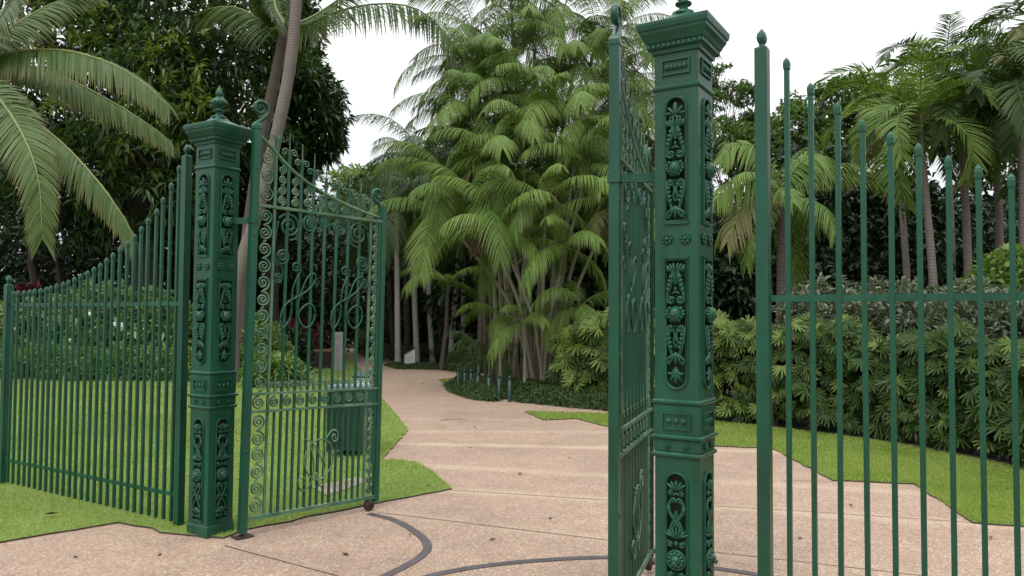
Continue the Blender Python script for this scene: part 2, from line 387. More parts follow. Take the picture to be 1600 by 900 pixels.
# ------------------------------------------------------------------ foliage kit
Z = np.array((0, 0, 1.0))
def frond(mb, path, up, nl=40, L=0.5, w=0.03, vee=0.2, droop=0.25, t0=0.12, r=0.012, prof=(0.55, 1.0, 0.45), a0=75, a1=25, rg=rng, ml=0, mr=1, jit=0.1, ragged=0.0):
    """one pinnate leaf: a rachis and two rows of drooping leaflets"""
    P = spline(path, 40); dl = np.r_[0, np.cumsum(np.linalg.norm(np.diff(P, axis=0), axis=1))]; dl /= dl[-1]
    mb.tube(P[::3], r * np.linspace(1, 0.15, len(P[::3])), 5, mi=mr, caps=False)
    t = np.linspace(t0, 0.995, nl)
    for sg in (-1, 1):
        tt = np.clip(t + rg.normal(0, 0.25 / nl, nl), 0, 1)
        if ragged: tt = tt[rg.random(nl) > ragged]
        n = len(tt)
        B = np.stack([np.interp(tt, dl, P[:, k]) for k in range(3)], 1)
        T = norm(np.stack([np.interp(tt + 0.02, dl, P[:, k]) - np.interp(tt - 0.02, dl, P[:, k]) for k in range(3)], 1))
        Sd = norm(np.cross(T, np.asarray(up, float))); N = np.cross(Sd, T)
        ln = L * np.interp((tt - t0) / (1 - t0), (0, 0.4, 1), prof) * (1 + rg.normal(0, jit * 0.6, n))
        A = np.radians(np.interp(tt, (t0, 1), (a0, a1))) + rg.normal(0, jit * 0.5, n)
        V_ = vee + rg.normal(0, jit, n)
        d = T * np.cos(A)[:, None] + (sg * Sd * np.cos(V_)[:, None] + N * np.sin(V_)[:, None]) * np.sin(A)[:, None]
        ks = np.array((0.0, 0.3, 0.68, 1.0)); ws = np.array((0.45, 1.0, 0.75, 0.06)) * w * 0.5
        dr = droop * (1 + rg.normal(0, jit * 1.5, n))
        C = B[:, None, :] + d[:, None, :] * (ln[:, None] * ks)[:, :, None] - Z * ((dr * ln)[:, None] * ks ** 2)[:, :, None]
        Wd = norm(np.cross(norm(d), np.cross(norm(d), T) + 1e-6) + rg.normal(0, 0.15, (n, 3)))
        off = Wd[:, None, :] * ws[None, :, None]
        V = np.stack([C - off, C + off], 2).reshape(n, 8, 3)
        q = np.array([(0, 1, 3, 2), (2, 3, 5, 4), (4, 5, 7, 6)])
        Q = (np.arange(n)[:, None, None] * 8 + q).reshape(-1, 4)
        al = np.tile(np.repeat(ks, 2), n)
        mb.add(V.reshape(-1, 3), Q, mi=ml, along=al)
    return mb
def arch(length, elev, bend, n=8, side=0.0):
    """rachis path starting along +x at an elevation and bending down under its weight"""
    p = [np.zeros(3)]; st = length / (n - 1)
    for i in range(n - 1):
        e = elev - bend * ((i + 0.3) / (n - 1)) ** 1.2; az = side * (i / (n - 1))
        p.append(p[-1] + st * np.array((math.cos(e) * math.cos(az), math.cos(e) * math.sin(az), math.sin(e))))
    return np.array(p)
def frond_mesh(name, mats, length, elev, bend, seed, **kw):
    rg = np.random.default_rng(seed); mb = MB()
    P = arch(length, elev, bend, side=rg.normal(0, 0.15))
    T = P[1] - P[0]; up = norm(np.cross(np.cross(T, Z), T)) * 0.6 + Z * 0.6 + np.array((0.25, 0, 0))
    frond(mb, P, up, rg=rg, **kw)
    return mb.mesh(name, mats)

def leaf_faces(C, D, Nn, ln, w, fold=0.25, droop=0.2):
    """folded five-point leaves: C base, D direction, Nn normal"""
    n = len(C); D = norm(D); Sd = norm(np.cross(D, Nn)); N = np.cross(Sd, D)
    ln = np.broadcast_to(ln, (n,))[:, None]; w = np.broadcast_to(w, (n,))[:, None]
    mid = C + D * ln * 0.48 - N * w * fold * 0.3
    tip = C + D * ln - Z * ln * droop
    Lf = C + D * ln * 0.45 + Sd * w * 0.5 + N * w * fold * 0.5; Rt = C + D * ln * 0.45 - Sd * w * 0.5 + N * w * fold * 0.5
    V = np.stack([C, mid, tip, Lf, Rt], 1).reshape(-1, 3)
    q = np.array([(0, 4, 2, 1), (0, 1, 2, 3)])
    return V, (np.arange(n)[:, None, None] * 5 + q).reshape(-1, 4)
def rosettes(mb, P, out, k, ln, w, spread=0.9, droop=0.3, rg=rng, mi=0):
    """k leaves round every twig end P, facing out"""
    n = len(P); P = np.repeat(P, k, 0); O = np.repeat(norm(out), k, 0)
    d = norm(O * 0.55 + rg.normal(0, spread, (n * k, 3)) * 0.75 + Z * 0.1)
    C = P + d * ln * 0.12 + rg.normal(0, ln * 0.12, (n * k, 3))
    Nn = norm(Z * 0.9 + rg.normal(0, 0.45, (n * k, 3)))
    l = ln * rg.uniform(0.65, 1.2, n * k); V, Q = leaf_faces(C, d, Nn, l, w * l / ln, droop=droop)
    mb.add(V, Q, mi=mi, along=np.tile((0, .5, 1, .5, .5), n * k)); return mb
def vnoise(P, seed, scale):
    """cheap smooth noise: sum of random plane waves, about -1..1"""
    rg = np.random.default_rng(seed); o = np.zeros(len(P))
    for _ in range(7):
        k = rg.normal(0, 1, 3) * scale; o += np.sin(P @ k + rg.uniform(0, 6.28))
    return o / 3.2
def lobe_points(lobes, n, seed, gap=0.0, scale=1.2, inner=0.45, under=0.35):
    """twig ends in a crown of ellipsoid lobes; clumps and holes come from noise"""
    rg = np.random.default_rng(seed); PP = []; OO = []
    vol = np.array([max(1e-6, r[0] * r[1] * r[2]) ** (2 / 3) for c, r in lobes]); vol /= vol.sum()
    for (c, r), f in zip(lobes, vol):
        m = int(n * f); d = norm(rg.normal(0, 1, (m, 3)))
        rad = inner + (1 - inner) * rg.random(m) ** 0.5
        P = np.asarray(c) + d * rad[:, None] * np.asarray(r) * (1 + 0.16 * vnoise(d * 3 + np.asarray(c), seed + 7, 1.0))[:, None]
        keep = (vnoise(P, seed + 3, scale) > gap - 0.9 + 0.0) & ((d[:, 2] > -under) | (rg.random(m) < 0.5))
        PP.append(P[keep]); OO.append(d[keep])
    return np.concatenate(PP), np.concatenate(OO)
def limb(mb, a, b, r0, r1, seed, n=9, wob=0.12, mi=0):
    rg = np.random.default_rng(seed); a = np.asarray(a, float); b = np.asarray(b, float)
    t = np.linspace(0, 1, n)[:, None]; P = a + (b - a) * t; L = np.linalg.norm(b - a)
    P = P + np.sin(t * math.pi) * rg.normal(0, wob * L * 0.4, 3) + rg.normal(0, wob * L * 0.07, (n, 3)) * np.sin(t * math.pi)
    mb.tube(P, np.linspace(r0, r1, n), 7, mi=mi); return P
def tree(name, label, cat, base, lobes, n, k, ln, w, leafm, barkm=None, r=0.25, gap=0.15, scale=1.2, seed=1, fork=0.45, twigs=6, group=None, inner=0.45, droop=0.3):
    base = np.asarray(base, float); rt = thing(name, label, cat, tuple(base), group=group)
    C = np.mean([np.asarray(c) for c, _ in lobes], 0) - base
    tb = MB(); fk = np.array((C[0] * 0.35, C[1] * 0.35, max(0.6, C[2] * fork)))
    limb(tb, (0, 0, -0.05), fk, r * 1.25, r * 0.8, seed, wob=0.06)
    rg = np.random.default_rng(seed + 50)
    for i, (c, rr) in enumerate(lobes):
        e = np.asarray(c) - base
        P = limb(tb, fk, e, r * 0.6, r * 0.16, seed + i + 9)
        for j in range(twigs):
            d = norm(rg.normal(0, 1, 3) + (0, 0, 0.3)); s = P[rg.integers(3, len(P))]
            limb(tb, s, e + d * np.asarray(rr) * 0.85, r * 0.2, r * 0.04, seed + 100 + i * 9 + j, n=6)
    tb.build('trunk', barkm or M_BARK, rt)
    P, O = lobe_points([(np.asarray(c) - base, rr) for c, rr in lobes], n, seed, gap, scale, inner)
    rosettes(MB_ := MB(), P, O, k, ln, w, rg=rg, droop=droop).build('crown', leafm, rt)
    return rt

# ------------------------------------------------------------------ ground, paving, lawns
def joint_line(a, b):
    (x0, y0), (x1, y1) = G(*a), G(*b); L = math.hypot(x1 - x0, y1 - y0)
    nx, ny = -(y1 - y0) / L, (x1 - x0) / L
    return nx, ny, nx * x0 + ny * y0
CLEAN = [joint_line(*q) for q in (((706, 766), (955, 782)), ((660, 727), (860, 738)), ((625, 693), (955, 700)), ((640, 674), (955, 675)),
                                  ((640, 655), (900, 656)), ((612, 803), (950, 843)))]
def path_mat():
    m, nt, p, out = mat('exposed_aggregate_paving')
    t = nt.nodes.new('ShaderNodeTexCoord')
    v = nd(nt, 'ShaderNodeTexVoronoi', Scale=95.0); nt.links.new(t.outputs['Object'], v.inputs['Vector'])
    v2 = nd(nt, 'ShaderNodeTexVoronoi', Scale=34.0); nt.links.new(t.outputs['Object'], v2.inputs['Vector'])
    sx = nt.nodes.new('ShaderNodeSeparateColor'); nt.links.new(v.outputs['Color'], sx.inputs[0])
    sx2 = nt.nodes.new('ShaderNodeSeparateColor'); nt.links.new(v2.outputs['Color'], sx2.inputs[0])
    c = ramp(nt, sx.outputs[0], [(0.0, (0.26, 0.172, 0.120)), (0.35, (0.345, 0.24, 0.176)), (0.7, (0.39, 0.284, 0.216)), (0.93, (0.465, 0.36, 0.28)), (1.0, (0.58, 0.48, 0.40))])
    c2 = ramp(nt, sx2.outputs[1], [(0.0, (0.72, 0.70, 0.68)), (0.5, (1, 1, 1)), (1.0, (1.12, 1.12, 1.12))])
    c = mixc(nt, 0.28, c, c2, 'MULTIPLY')
    big = noise(nt, 0.45, 6, 0.62); med = noise(nt, 3.2, 5, 0.65)
    c = mixc(nt, 1.0, c, ramp(nt, big, [(0.28, (0.80, 0.77, 0.75)), (0.5, (1.0, 0.99, 0.98)), (0.72, (1.10, 1.09, 1.07))]), 'MULTIPLY')
    c = mixc(nt, 0.6, c, ramp(nt, med, [(0.3, (0.80, 0.78, 0.76)), (0.65, (1.05, 1.05, 1.05))]), 'MULTIPLY')
    # smooth, pale trowelled margins along the slab joints
    sp = nt.nodes.new('ShaderNodeSeparateXYZ'); nt.links.new(t.outputs['Object'], sp.inputs[0])
    tot = None
    for i, (nx, ny, d) in enumerate(CLEAN):
        a = nd(nt, 'ShaderNodeMath', operation='MULTIPLY_ADD'); a.inputs[1].default_value = nx; a.inputs[2].default_value = -d
        nt.links.new(sp.outputs[0], a.inputs[0])
        b = nd(nt, 'ShaderNodeMath', operation='MULTIPLY_ADD'); b.inputs[1].default_value = ny
        nt.links.new(sp.outputs[1], b.inputs[0]); nt.links.new(a.outputs[0], b.inputs[2])
        ab = nd(nt, 'ShaderNodeMath', operation='ABSOLUTE'); nt.links.new(b.outputs[0], ab.inputs[0])
        mr = nd(nt, 'ShaderNodeMapRange', interpolation_type='SMOOTHSTEP')
        mr.inputs['From Min'].default_value = 0.02; mr.inputs['From Max'].default_value = 0.19
        mr.inputs['To Min'].default_value = (0.42, 0.38, 0.58, 0.3, 0.26, 0.22)[i]; mr.inputs['To Max'].default_value = 0
        nt.links.new(ab.outputs[0], mr.inputs['Value'])
        if tot is None: tot = mr.outputs[0]
        else:
            mm = nd(nt, 'ShaderNodeMath', operation='MAXIMUM'); nt.links.new(tot, mm.inputs[0]); nt.links.new(mr.outputs[0], mm.inputs[1]); tot = mm.outputs[0]
    k = nd(nt, 'ShaderNodeMath', operation='MULTIPLY'); nt.links.new(tot, k.inputs[0])
    nt.links.new(ramp(nt, med, [(0.25, (0.4,) * 3), (0.6, (1,) * 3)]), k.inputs[1])
    c = mixc(nt, k.outputs[0], c, (0.56, 0.43, 0.31))
    nt.links.new(c, p.inputs['Base Color']); p.inputs['Roughness'].default_value = 0.82
    bump(nt, p, v.outputs['Distance'], 0.35, 0.006)
    return m
M_PATH = path_mat()
M_JOINT = plain('joint_mortar', (0.10, 0.075, 0.055), 0.9, 0.4, 20)
M_PAD = plain('concrete_pad', (0.30, 0.24, 0.215), 0.85, 0.25, 6, bmp=0.2)

def sheet(name, poly, z, m, kind='structure', thick=0.0, parent=None):
    mb = MB(); tr = tessellate_polygon([[Vector((x, y, 0)) for x, y in poly]])
    V = np.array([(x, y, z) for x, y in poly], float)
    # face up
    fixed = []
    for a, b, c in tr:
        n = np.cross(V[b] - V[a], V[c] - V[a]); fixed.append((a, b, c) if n[2] > 0 else (a, c, b))
    mb.add(V, tris=fixed, smooth=False)
    if thick:
        n = len(poly); W = V.copy(); W[:, 2] -= thick
        mb.add(np.vstack([V, W]), [(i, (i + 1) % n, n + (i + 1) % n, n + i) for i in range(n)], mi=1, smooth=False)
    o = mb.build(name, [m, M_SOIL], parent)
    if kind: o['kind'] = kind
    return o
def wavy(poly, step=0.12, amp=0.012, seed=0):
    rg = np.random.default_rng(seed); out = []
    n = len(poly)
    for i in range(n):
        a, b = np.array(poly[i]), np.array(poly[(i + 1) % n]); L = np.linalg.norm(b - a); k = max(1, min(80, int(L / step)))
        for j in range(k):
            p = a + (b - a) * j / k
            out.append(tuple(p + (rg.normal(0, amp, 2) if j else 0)))
    return out
sheet('ground', [(-160, -30), (160, -30), (160, 260), (-160, 260)], -0.02, M_GROUND)
px_ = lambda *ps: [G(*p) for p in ps]
PATH = [(-9, -2), (-9, 8)] + px_((560, 640), (575, 592), (552, 565), (535, 552), (500, 545), (300, 539), (300, 531), (500, 532), (560, 536), (590, 549), (612, 562), (690, 575), (810, 581), (810, 612), (1000, 620)) + [(12, 12), (12, -2)]
path = sheet('path', PATH, 0.0, M_PATH)
LAWN_L = px_((-330, 908), (0, 849), (185, 818), (285, 837), (350, 842), (384, 829), (590, 787), (706, 765), (675, 738), (650, 723), (597, 719), (638, 673), (620, 650), (598, 625), (575, 592), (552, 566), (535, 553), (500, 547), (380, 545), (300, 575), (-300, 596), (-900, 640))
LAWN_R = px_((820, 644), (848, 657), (900, 655), (955, 669), (1030, 690), (1115, 698), (1205, 701), (1302, 752), (1428, 757), (1520, 818), (1600, 824), (2000, 850), (2000, 800), (1600, 734), (1420, 697), (1300, 680), (1180, 667), (1115, 660), (960, 648))
LAWN_S = px_((686, 594), (720, 592), (720, 602), (702, 601))
for nm, pl, sd in (('lawn', LAWN_L, 1), ('lawn', LAWN_R, 2), ('lawn', LAWN_S, 3)):
    sheet(nm, wavy(pl, 0.15, 0.012, sd), 0.014, M_LAWN, thick=0.03)
BED_R = px_((690, 596), (705, 612), (760, 622), (790, 624), (860, 629), (960, 635), (1115, 657), (1180, 664), (1300, 677), (1420, 693), (1600, 731), (2000, 800), (2000, 640), (1600, 600), (1100, 560), (800, 588))
sheet('flower_bed', wavy(BED_R, 0.3, 0.02, 4), 0.007, M_SOIL, thick=0.01)
BED_L = px_((-900, 634), (-300, 592), (300, 571), (380, 541), (480, 545), (440, 520), (-300, 520))
sheet('flower_bed', wavy(BED_L, 0.5, 0.02, 5), 0.020, M_SOIL, thick=0.03)
sheet('concrete_pad', px_((486, 764), (560, 748), (572, 757), (510, 778)), 0.022, M_PAD, thick=0.05)

def strip_line(name, pts, w, z, m, parent=None, rise=0.0):
    P = spline([(x, y, 0) for x, y in pts], max(8, 6 * len(pts)))
    T = norm(np.gradient(P, axis=0)); Nn = np.stack([-T[:, 1], T[:, 0], T[:, 2]], 1)
    V = np.vstack([P + Nn * w / 2, P - Nn * w / 2]); V[:, 2] = z; n = len(P)
    mb = MB().add(V, [(i + n, i + 1 + n, i + 1, i) for i in range(n - 1)])
    if rise:
        W = V.copy(); W[:, 2] -= rise; VV = np.vstack([V, W])
        mb.add(VV, [(i, i + 1, 2 * n + i + 1, 2 * n + i) for i in range(n - 1)] + [(n + i + 1, n + i, 3 * n + i, 3 * n + i + 1) for i in range(n - 1)])
    return mb.build(name, m, parent)
for pts in (((590, 801), (700, 814), (955, 845), (1250, 878), (1700, 930)), ((706, 766), (830, 774), (955, 782), (1205, 796), (1522, 817)),
            ((350, 853), (440, 877), (530, 901), (600, 919)), ((1225, 751), (1305, 753))):
    strip_line('paving_joint', px_(*pts), 0.009, 0.004, M_JOINT, path)
for pts in (((577, 803), (618, 814), (655, 836), (668, 855), (655, 872), (618, 893), (570, 915)),
            ((640, 915), (682, 898), (780, 882), (900, 873), (1000, 873), (1120, 889), (1185, 899), (1260, 915))):
    tag(strip_line('gate_track', px_(*pts), 0.062, 0.006, M_TRACK, rise=0.01),
        'left curved steel track ending under the castor of the open left gate' if pts[0][0] == 577 else 'curved steel track crossing the foreground and passing behind the right pillar', 'gate track')

# ------------------------------------------------------------------ gate pillars
ANG = R(-32.0)
u = np.array((math.cos(ANG), math.sin(ANG))); nrm = np.array((-math.sin(ANG), math.cos(ANG)))   # along the gate line, inward
W = 0.219; HW = W / 2
def arch_poly(hw, z0, z1, top=True, n=10):
    """panel outline: one end square, one end round"""
    if top:
        c = z1 - hw; return [(-hw, z0), (hw, z0)] + [(hw * math.cos(a), c + hw * math.sin(a)) for a in np.linspace(0, math.pi, n + 1)]
    c = z0 + hw; return [(hw, z1), (-hw, z1)] + [(hw * math.cos(a), c + hw * math.sin(a)) for a in np.linspace(math.pi, 2 * math.pi, n + 1)]
PANELS = [(2.055, 2.645, True, 0.046, 'upper'), (1.255, 1.86, False, 0.046, 'middle'), (0.125, 0.845, True, 0.046, 'lower')]
def stroke(mb, pts, r=0.0065, n=None, both=True, flat=0.8, y=-0.012):
    P = spline([(x, 0, z) for x, z in pts], n or 5 * len(pts)); P[:, 1] = y
    rr = 1.2 * r * np.interp(np.linspace(0, 1, len(P)), (0, .5, 1), (0.75, 1.1, 0.6))
    for s in ((1, -1) if both else (1,)):
        Q = P.copy(); Q[:, 0] *= s; mb.tube(Q, rr, 6, flat=((0, 1, 0), flat))
def sp_(mb, x, z, r, turns, a0, sg, rad=0.0068, both=True):
    P = spiral(x, z, r, r * 0.18, turns, a0, sg); P[:, 1] = -0.013
    for s in ((1, -1) if both else (1,)):
        Q = P.copy(); Q[:, 0] *= s; mb.tube(Q, np.linspace(rad, rad * 0.8, len(Q)), 6); mb.ball((x * s, -0.015, z), (r * 0.32, 0.008, r * 0.32), 8, 5)
def blob(mb, x, z, rx, rz, ang=0.0, y=-0.012, ry=0.008, both=True):
    for s in ((1, -1) if both and abs(x) > 1e-6 else (1,)):
        b = MB().ball((0, 0, 0), (rx * 1.15, ry * 1.2, rz * 1.05), 8, 6)
        mb.merge(b, Matrix.Translation((x * s, y, z)) @ Matrix.Rotation(ang * s, 4, 'Y'))
def ornament(kind):
    """openwork of one panel, v measured down from its top"""
    mb = MB()
    if kind in ('upper', 'middle'):
        top = 2.645 if kind == 'upper' else 1.86
        o = 0.0 if kind == 'upper' else -0.085
        z = lambda v: top - v - o if kind == 'upper' else top - v + 0.085
        if kind == 'upper':                                   # lily at the round top
            blob(mb, 0, z(0.055), 0.011, 0.035); blob(mb, 0.020, z(0.062), 0.008, 0.026, 0.7); blob(mb, 0.034, z(0.075), 0.007, 0.016, 1.5)
            stroke(mb, [(0, z(0.085)), (0.012, z(0.095)), (0.03, z(0.096))])
        for x, a in ((0.008, 0.15), (0.019, 0.4), (0.031, 0.75)): blob(mb, x, z(0.118 + a * 0.01), 0.0062, 0.024, a)
        stroke(mb, [(0.034, z(0.108)), (0.041, z(0.125)), (0.034, z(0.137))], 0.006)
        stroke(mb, [(0.010, z(0.135)), (0.017, z(0.165)), (0.026, z(0.20)), (0.037, z(0.24)), (0.040, z(0.268))], 0.010)
        stroke(mb, [(0.004, z(0.14)), (0.008, z(0.17)), (0.002, z(0.20))], 0.006)
        for v, x in ((0.165, 0.022), (0.185, 0.027), (0.205, 0.031), (0.225, 0.036)): blob(mb, x, z(v), 0.007, 0.012, 0.6, y=-0.018)
        sp_(mb, 0.023, z(0.272), 0.021, 1.5, 0.2, -1)
        stroke(mb, [(-0.018, z(0.243)), (0, z(0.236)), (0.018, z(0.243))], 0.005, both=False); blob(mb, 0, z(0.222), 0.007, 0.012)
        zz = z(0.345)                                          # mask in the middle
        mb.ball((0, -0.012, zz), (0.031, 0.036, 0.039), 14, 10); mb.ball((0, -0.005, zz + 0.006), (0.044, 0.022, 0.036), 14, 8)
        mb.ball((0, -0.047, zz - 0.003), (0.005, 0.008, 0.010), 8, 6); mb.ball((0, -0.041, zz - 0.017), (0.010, 0.005, 0.0035), 8, 5)
        mb.ball((0, -0.038, zz + 0.015), (0.020, 0.008, 0.005), 8, 5)
        for s in (-1, 1):
            mb.ball((s * 0.011, -0.043, zz + 0.005), (0.005, 0.004, 0.003), 8, 5)
            for k in range(5): mb.ball((s * (0.028 + 0.012 * math.sin(k)), -0.019, zz + 0.03 - 0.014 * k), 0.0095, 8, 5)
        sp_(mb, 0.024, z(0.408), 0.020, 1.5, 2.6, 1)
        stroke(mb, [(0.043, z(0.40)), (0.042, z(0.43)), (0.035, z(0.47)), (0.026, z(0.51)), (0.016, z(0.54))], 0.0095)
        stroke(mb, [(0.008, z(0.42)), (0.004, z(0.45)), (0.010, z(0.475)), (0.002, z(0.50))], 0.006)
        for v, x in ((0.44, 0.033), (0.46, 0.030), (0.48, 0.026), (0.50, 0.022)): blob(mb, x, z(v), 0.007, 0.012, -0.6, y=-0.018)
        for x, a in ((0.0, 0.0), (0.014, 0.45), (0.027, 0.9)): blob(mb, x, z(0.552 - a * 0.006), 0.0066, 0.030, -a)
        sp_(mb, 0.034, z(0.572), 0.012, 1.2, 1.5, -1, 0.0045)
        if kind == 'middle':                                   # hanging leaf at the round foot
            stroke(mb, [(0.0, z(0.595)), (0.016, z(0.625)), (0.040, z(0.622))], 0.007); blob(mb, 0, z(0.635), 0.010, 0.036); blob(mb, 0.016, z(0.642), 0.006, 0.02, -0.6)
    else:
        z = lambda v: 0.845 - v
        for x, a in ((0.0, 0), (0.014, 0.45), (0.026, 0.9)): blob(mb, x, z(0.052 + a * 0.008), 0.007, 0.024, a)
        sp_(mb, 0.030, z(0.088), 0.014, 1.3, 1.4, 1, 0.005); stroke(mb, [(0, z(0.088)), (0.016, z(0.098))], 0.006)
        sp_(mb, 0.016, z(0.125), 0.015, 1.0, 3.4, -1, 0.006)
        stroke(mb, [(0.016, z(0.110)), (0.034, z(0.14)), (0.036, z(0.17)), (0.018, z(0.20)), (-0.006, z(0.235)), (-0.03, z(0.275))], 0.0075)
        blob(mb, 0.036, z(0.165), 0.010, 0.018, 0.2)
        stroke(mb, [(0.002, z(0.17)), (0.008, z(0.21)), (0.028, z(0.25)), (0.040, z(0.29))], 0.006)
        for x, a in ((0.0, 0.0), (0.012, 0.4), (0.024, 0.85), (0.034, 1.2)): blob(mb, x, z(0.285 - 0.012 * math.cos(a * 1.3)), 0.006, 0.028, a)
        sp_(mb, 0.027, z(0.325), 0.016, 1.3, 1.2, -1); blob(mb, 0, z(0.325), 0.009, 0.014)
        zz = z(0.40)                                           # lion head medallion
        P = spiral(0, zz, 0.044, 0.044, 1, 0); P[:, 1] = -0.014; mb.tube(P, 0.006, 6)
        for k in range(11): a = k * 2 * math.pi / 11; mb.ball((0.030 * math.cos(a), -0.016, zz + 0.030 * math.sin(a)), (0.011, 0.012, 0.011), 8, 5)
        mb.ball((0, -0.012, zz), (0.027, 0.030, 0.027), 10, 8); mb.ball((0, -0.040, zz - 0.009), (0.011, 0.012, 0.010), 8, 6)
        for s in (-1, 1): mb.ball((s * 0.011, -0.037, zz + 0.007), (0.005, 0.005, 0.004), 8, 5); mb.ball((s * 0.008, -0.043, zz - 0.016), (0.007, 0.006, 0.006), 8, 5)
        for s_, b in ((1, 0.0), ):
            sp_(mb, 0.024, z(0.468), 0.018, 1.4, 2.6, 1)
            stroke(mb, [(0.04, z(0.462)), (0.034, z(0.50)), (0.014, z(0.54)), (-0.008, z(0.575)), (-0.032, z(0.62)), (-0.036, z(0.65))], 0.0075)
            blob(mb, 0.0, z(0.50), 0.007, 0.024); blob(mb, 0.034, z(0.56), 0.007, 0.022, -0.3)
            for x, a in ((0.0, 0.0), (0.013, 0.5), (0.025, 1.0)): blob(mb, x, z(0.66 - a * 0.01), 0.0065, 0.030, -a)
            sp_(mb, 0.032, z(0.692), 0.014, 1.2, 1.5, -1, 0.005); stroke(mb, [(-0.018, z(0.70)), (0, z(0.692)), (0.018, z(0.70))], 0.006, both=False)
    return mb
ORN = {k: ornament(k).mesh('panel_ornament', M_PAINT) for *_, k in PANELS}
def rosette_mb(r):
    mb = MB().ball((0, -0.006, 0), (r * 0.33, 0.012, r * 0.33), 8, 6).ball((0, 0, 0), (r * 0.85, 0.007, r * 0.85), 12, 6)
    for k in range(8):
        a = k * math.pi / 4; mb.ball((r * 0.68 * math.cos(a), -0.004, r * 0.68 * math.sin(a)), (r * 0.27, 0.008, r * 0.27), 7, 5)
    return mb
def small_panel(z0, z1, hw, beads):
    """sunk frieze panel: raised rim with a row of flowers"""
    mb = MB()
    t = 0.006
    for lo, hi in (((-hw, -0.008, z0), (hw, 0.002, z0 + t)), ((-hw, -0.008, z1 - t), (hw, 0.002, z1)), ((-hw, -0.0079, z0 + t), (-hw + t, 0.002, z1 - t)), ((hw - t, -0.0079, z0 + t), (hw, 0.002, z1 - t))): mb.box(lo, hi)
    n = beads
    for i in range(n):
        x = (i - (n - 1) / 2) * (2 * hw - 0.03) / n
        mb.ball((x, -0.004, (z0 + z1) / 2), (0.010, 0.008, 0.012), 8, 6)
        for k in range(5): a = k * 1.257; mb.ball((x + 0.010 * math.cos(a), -0.003, (z0 + z1) / 2 + 0.011 * math.sin(a)), (0.0055, 0.005, 0.0055), 6, 4)
    return mb
PM = {}
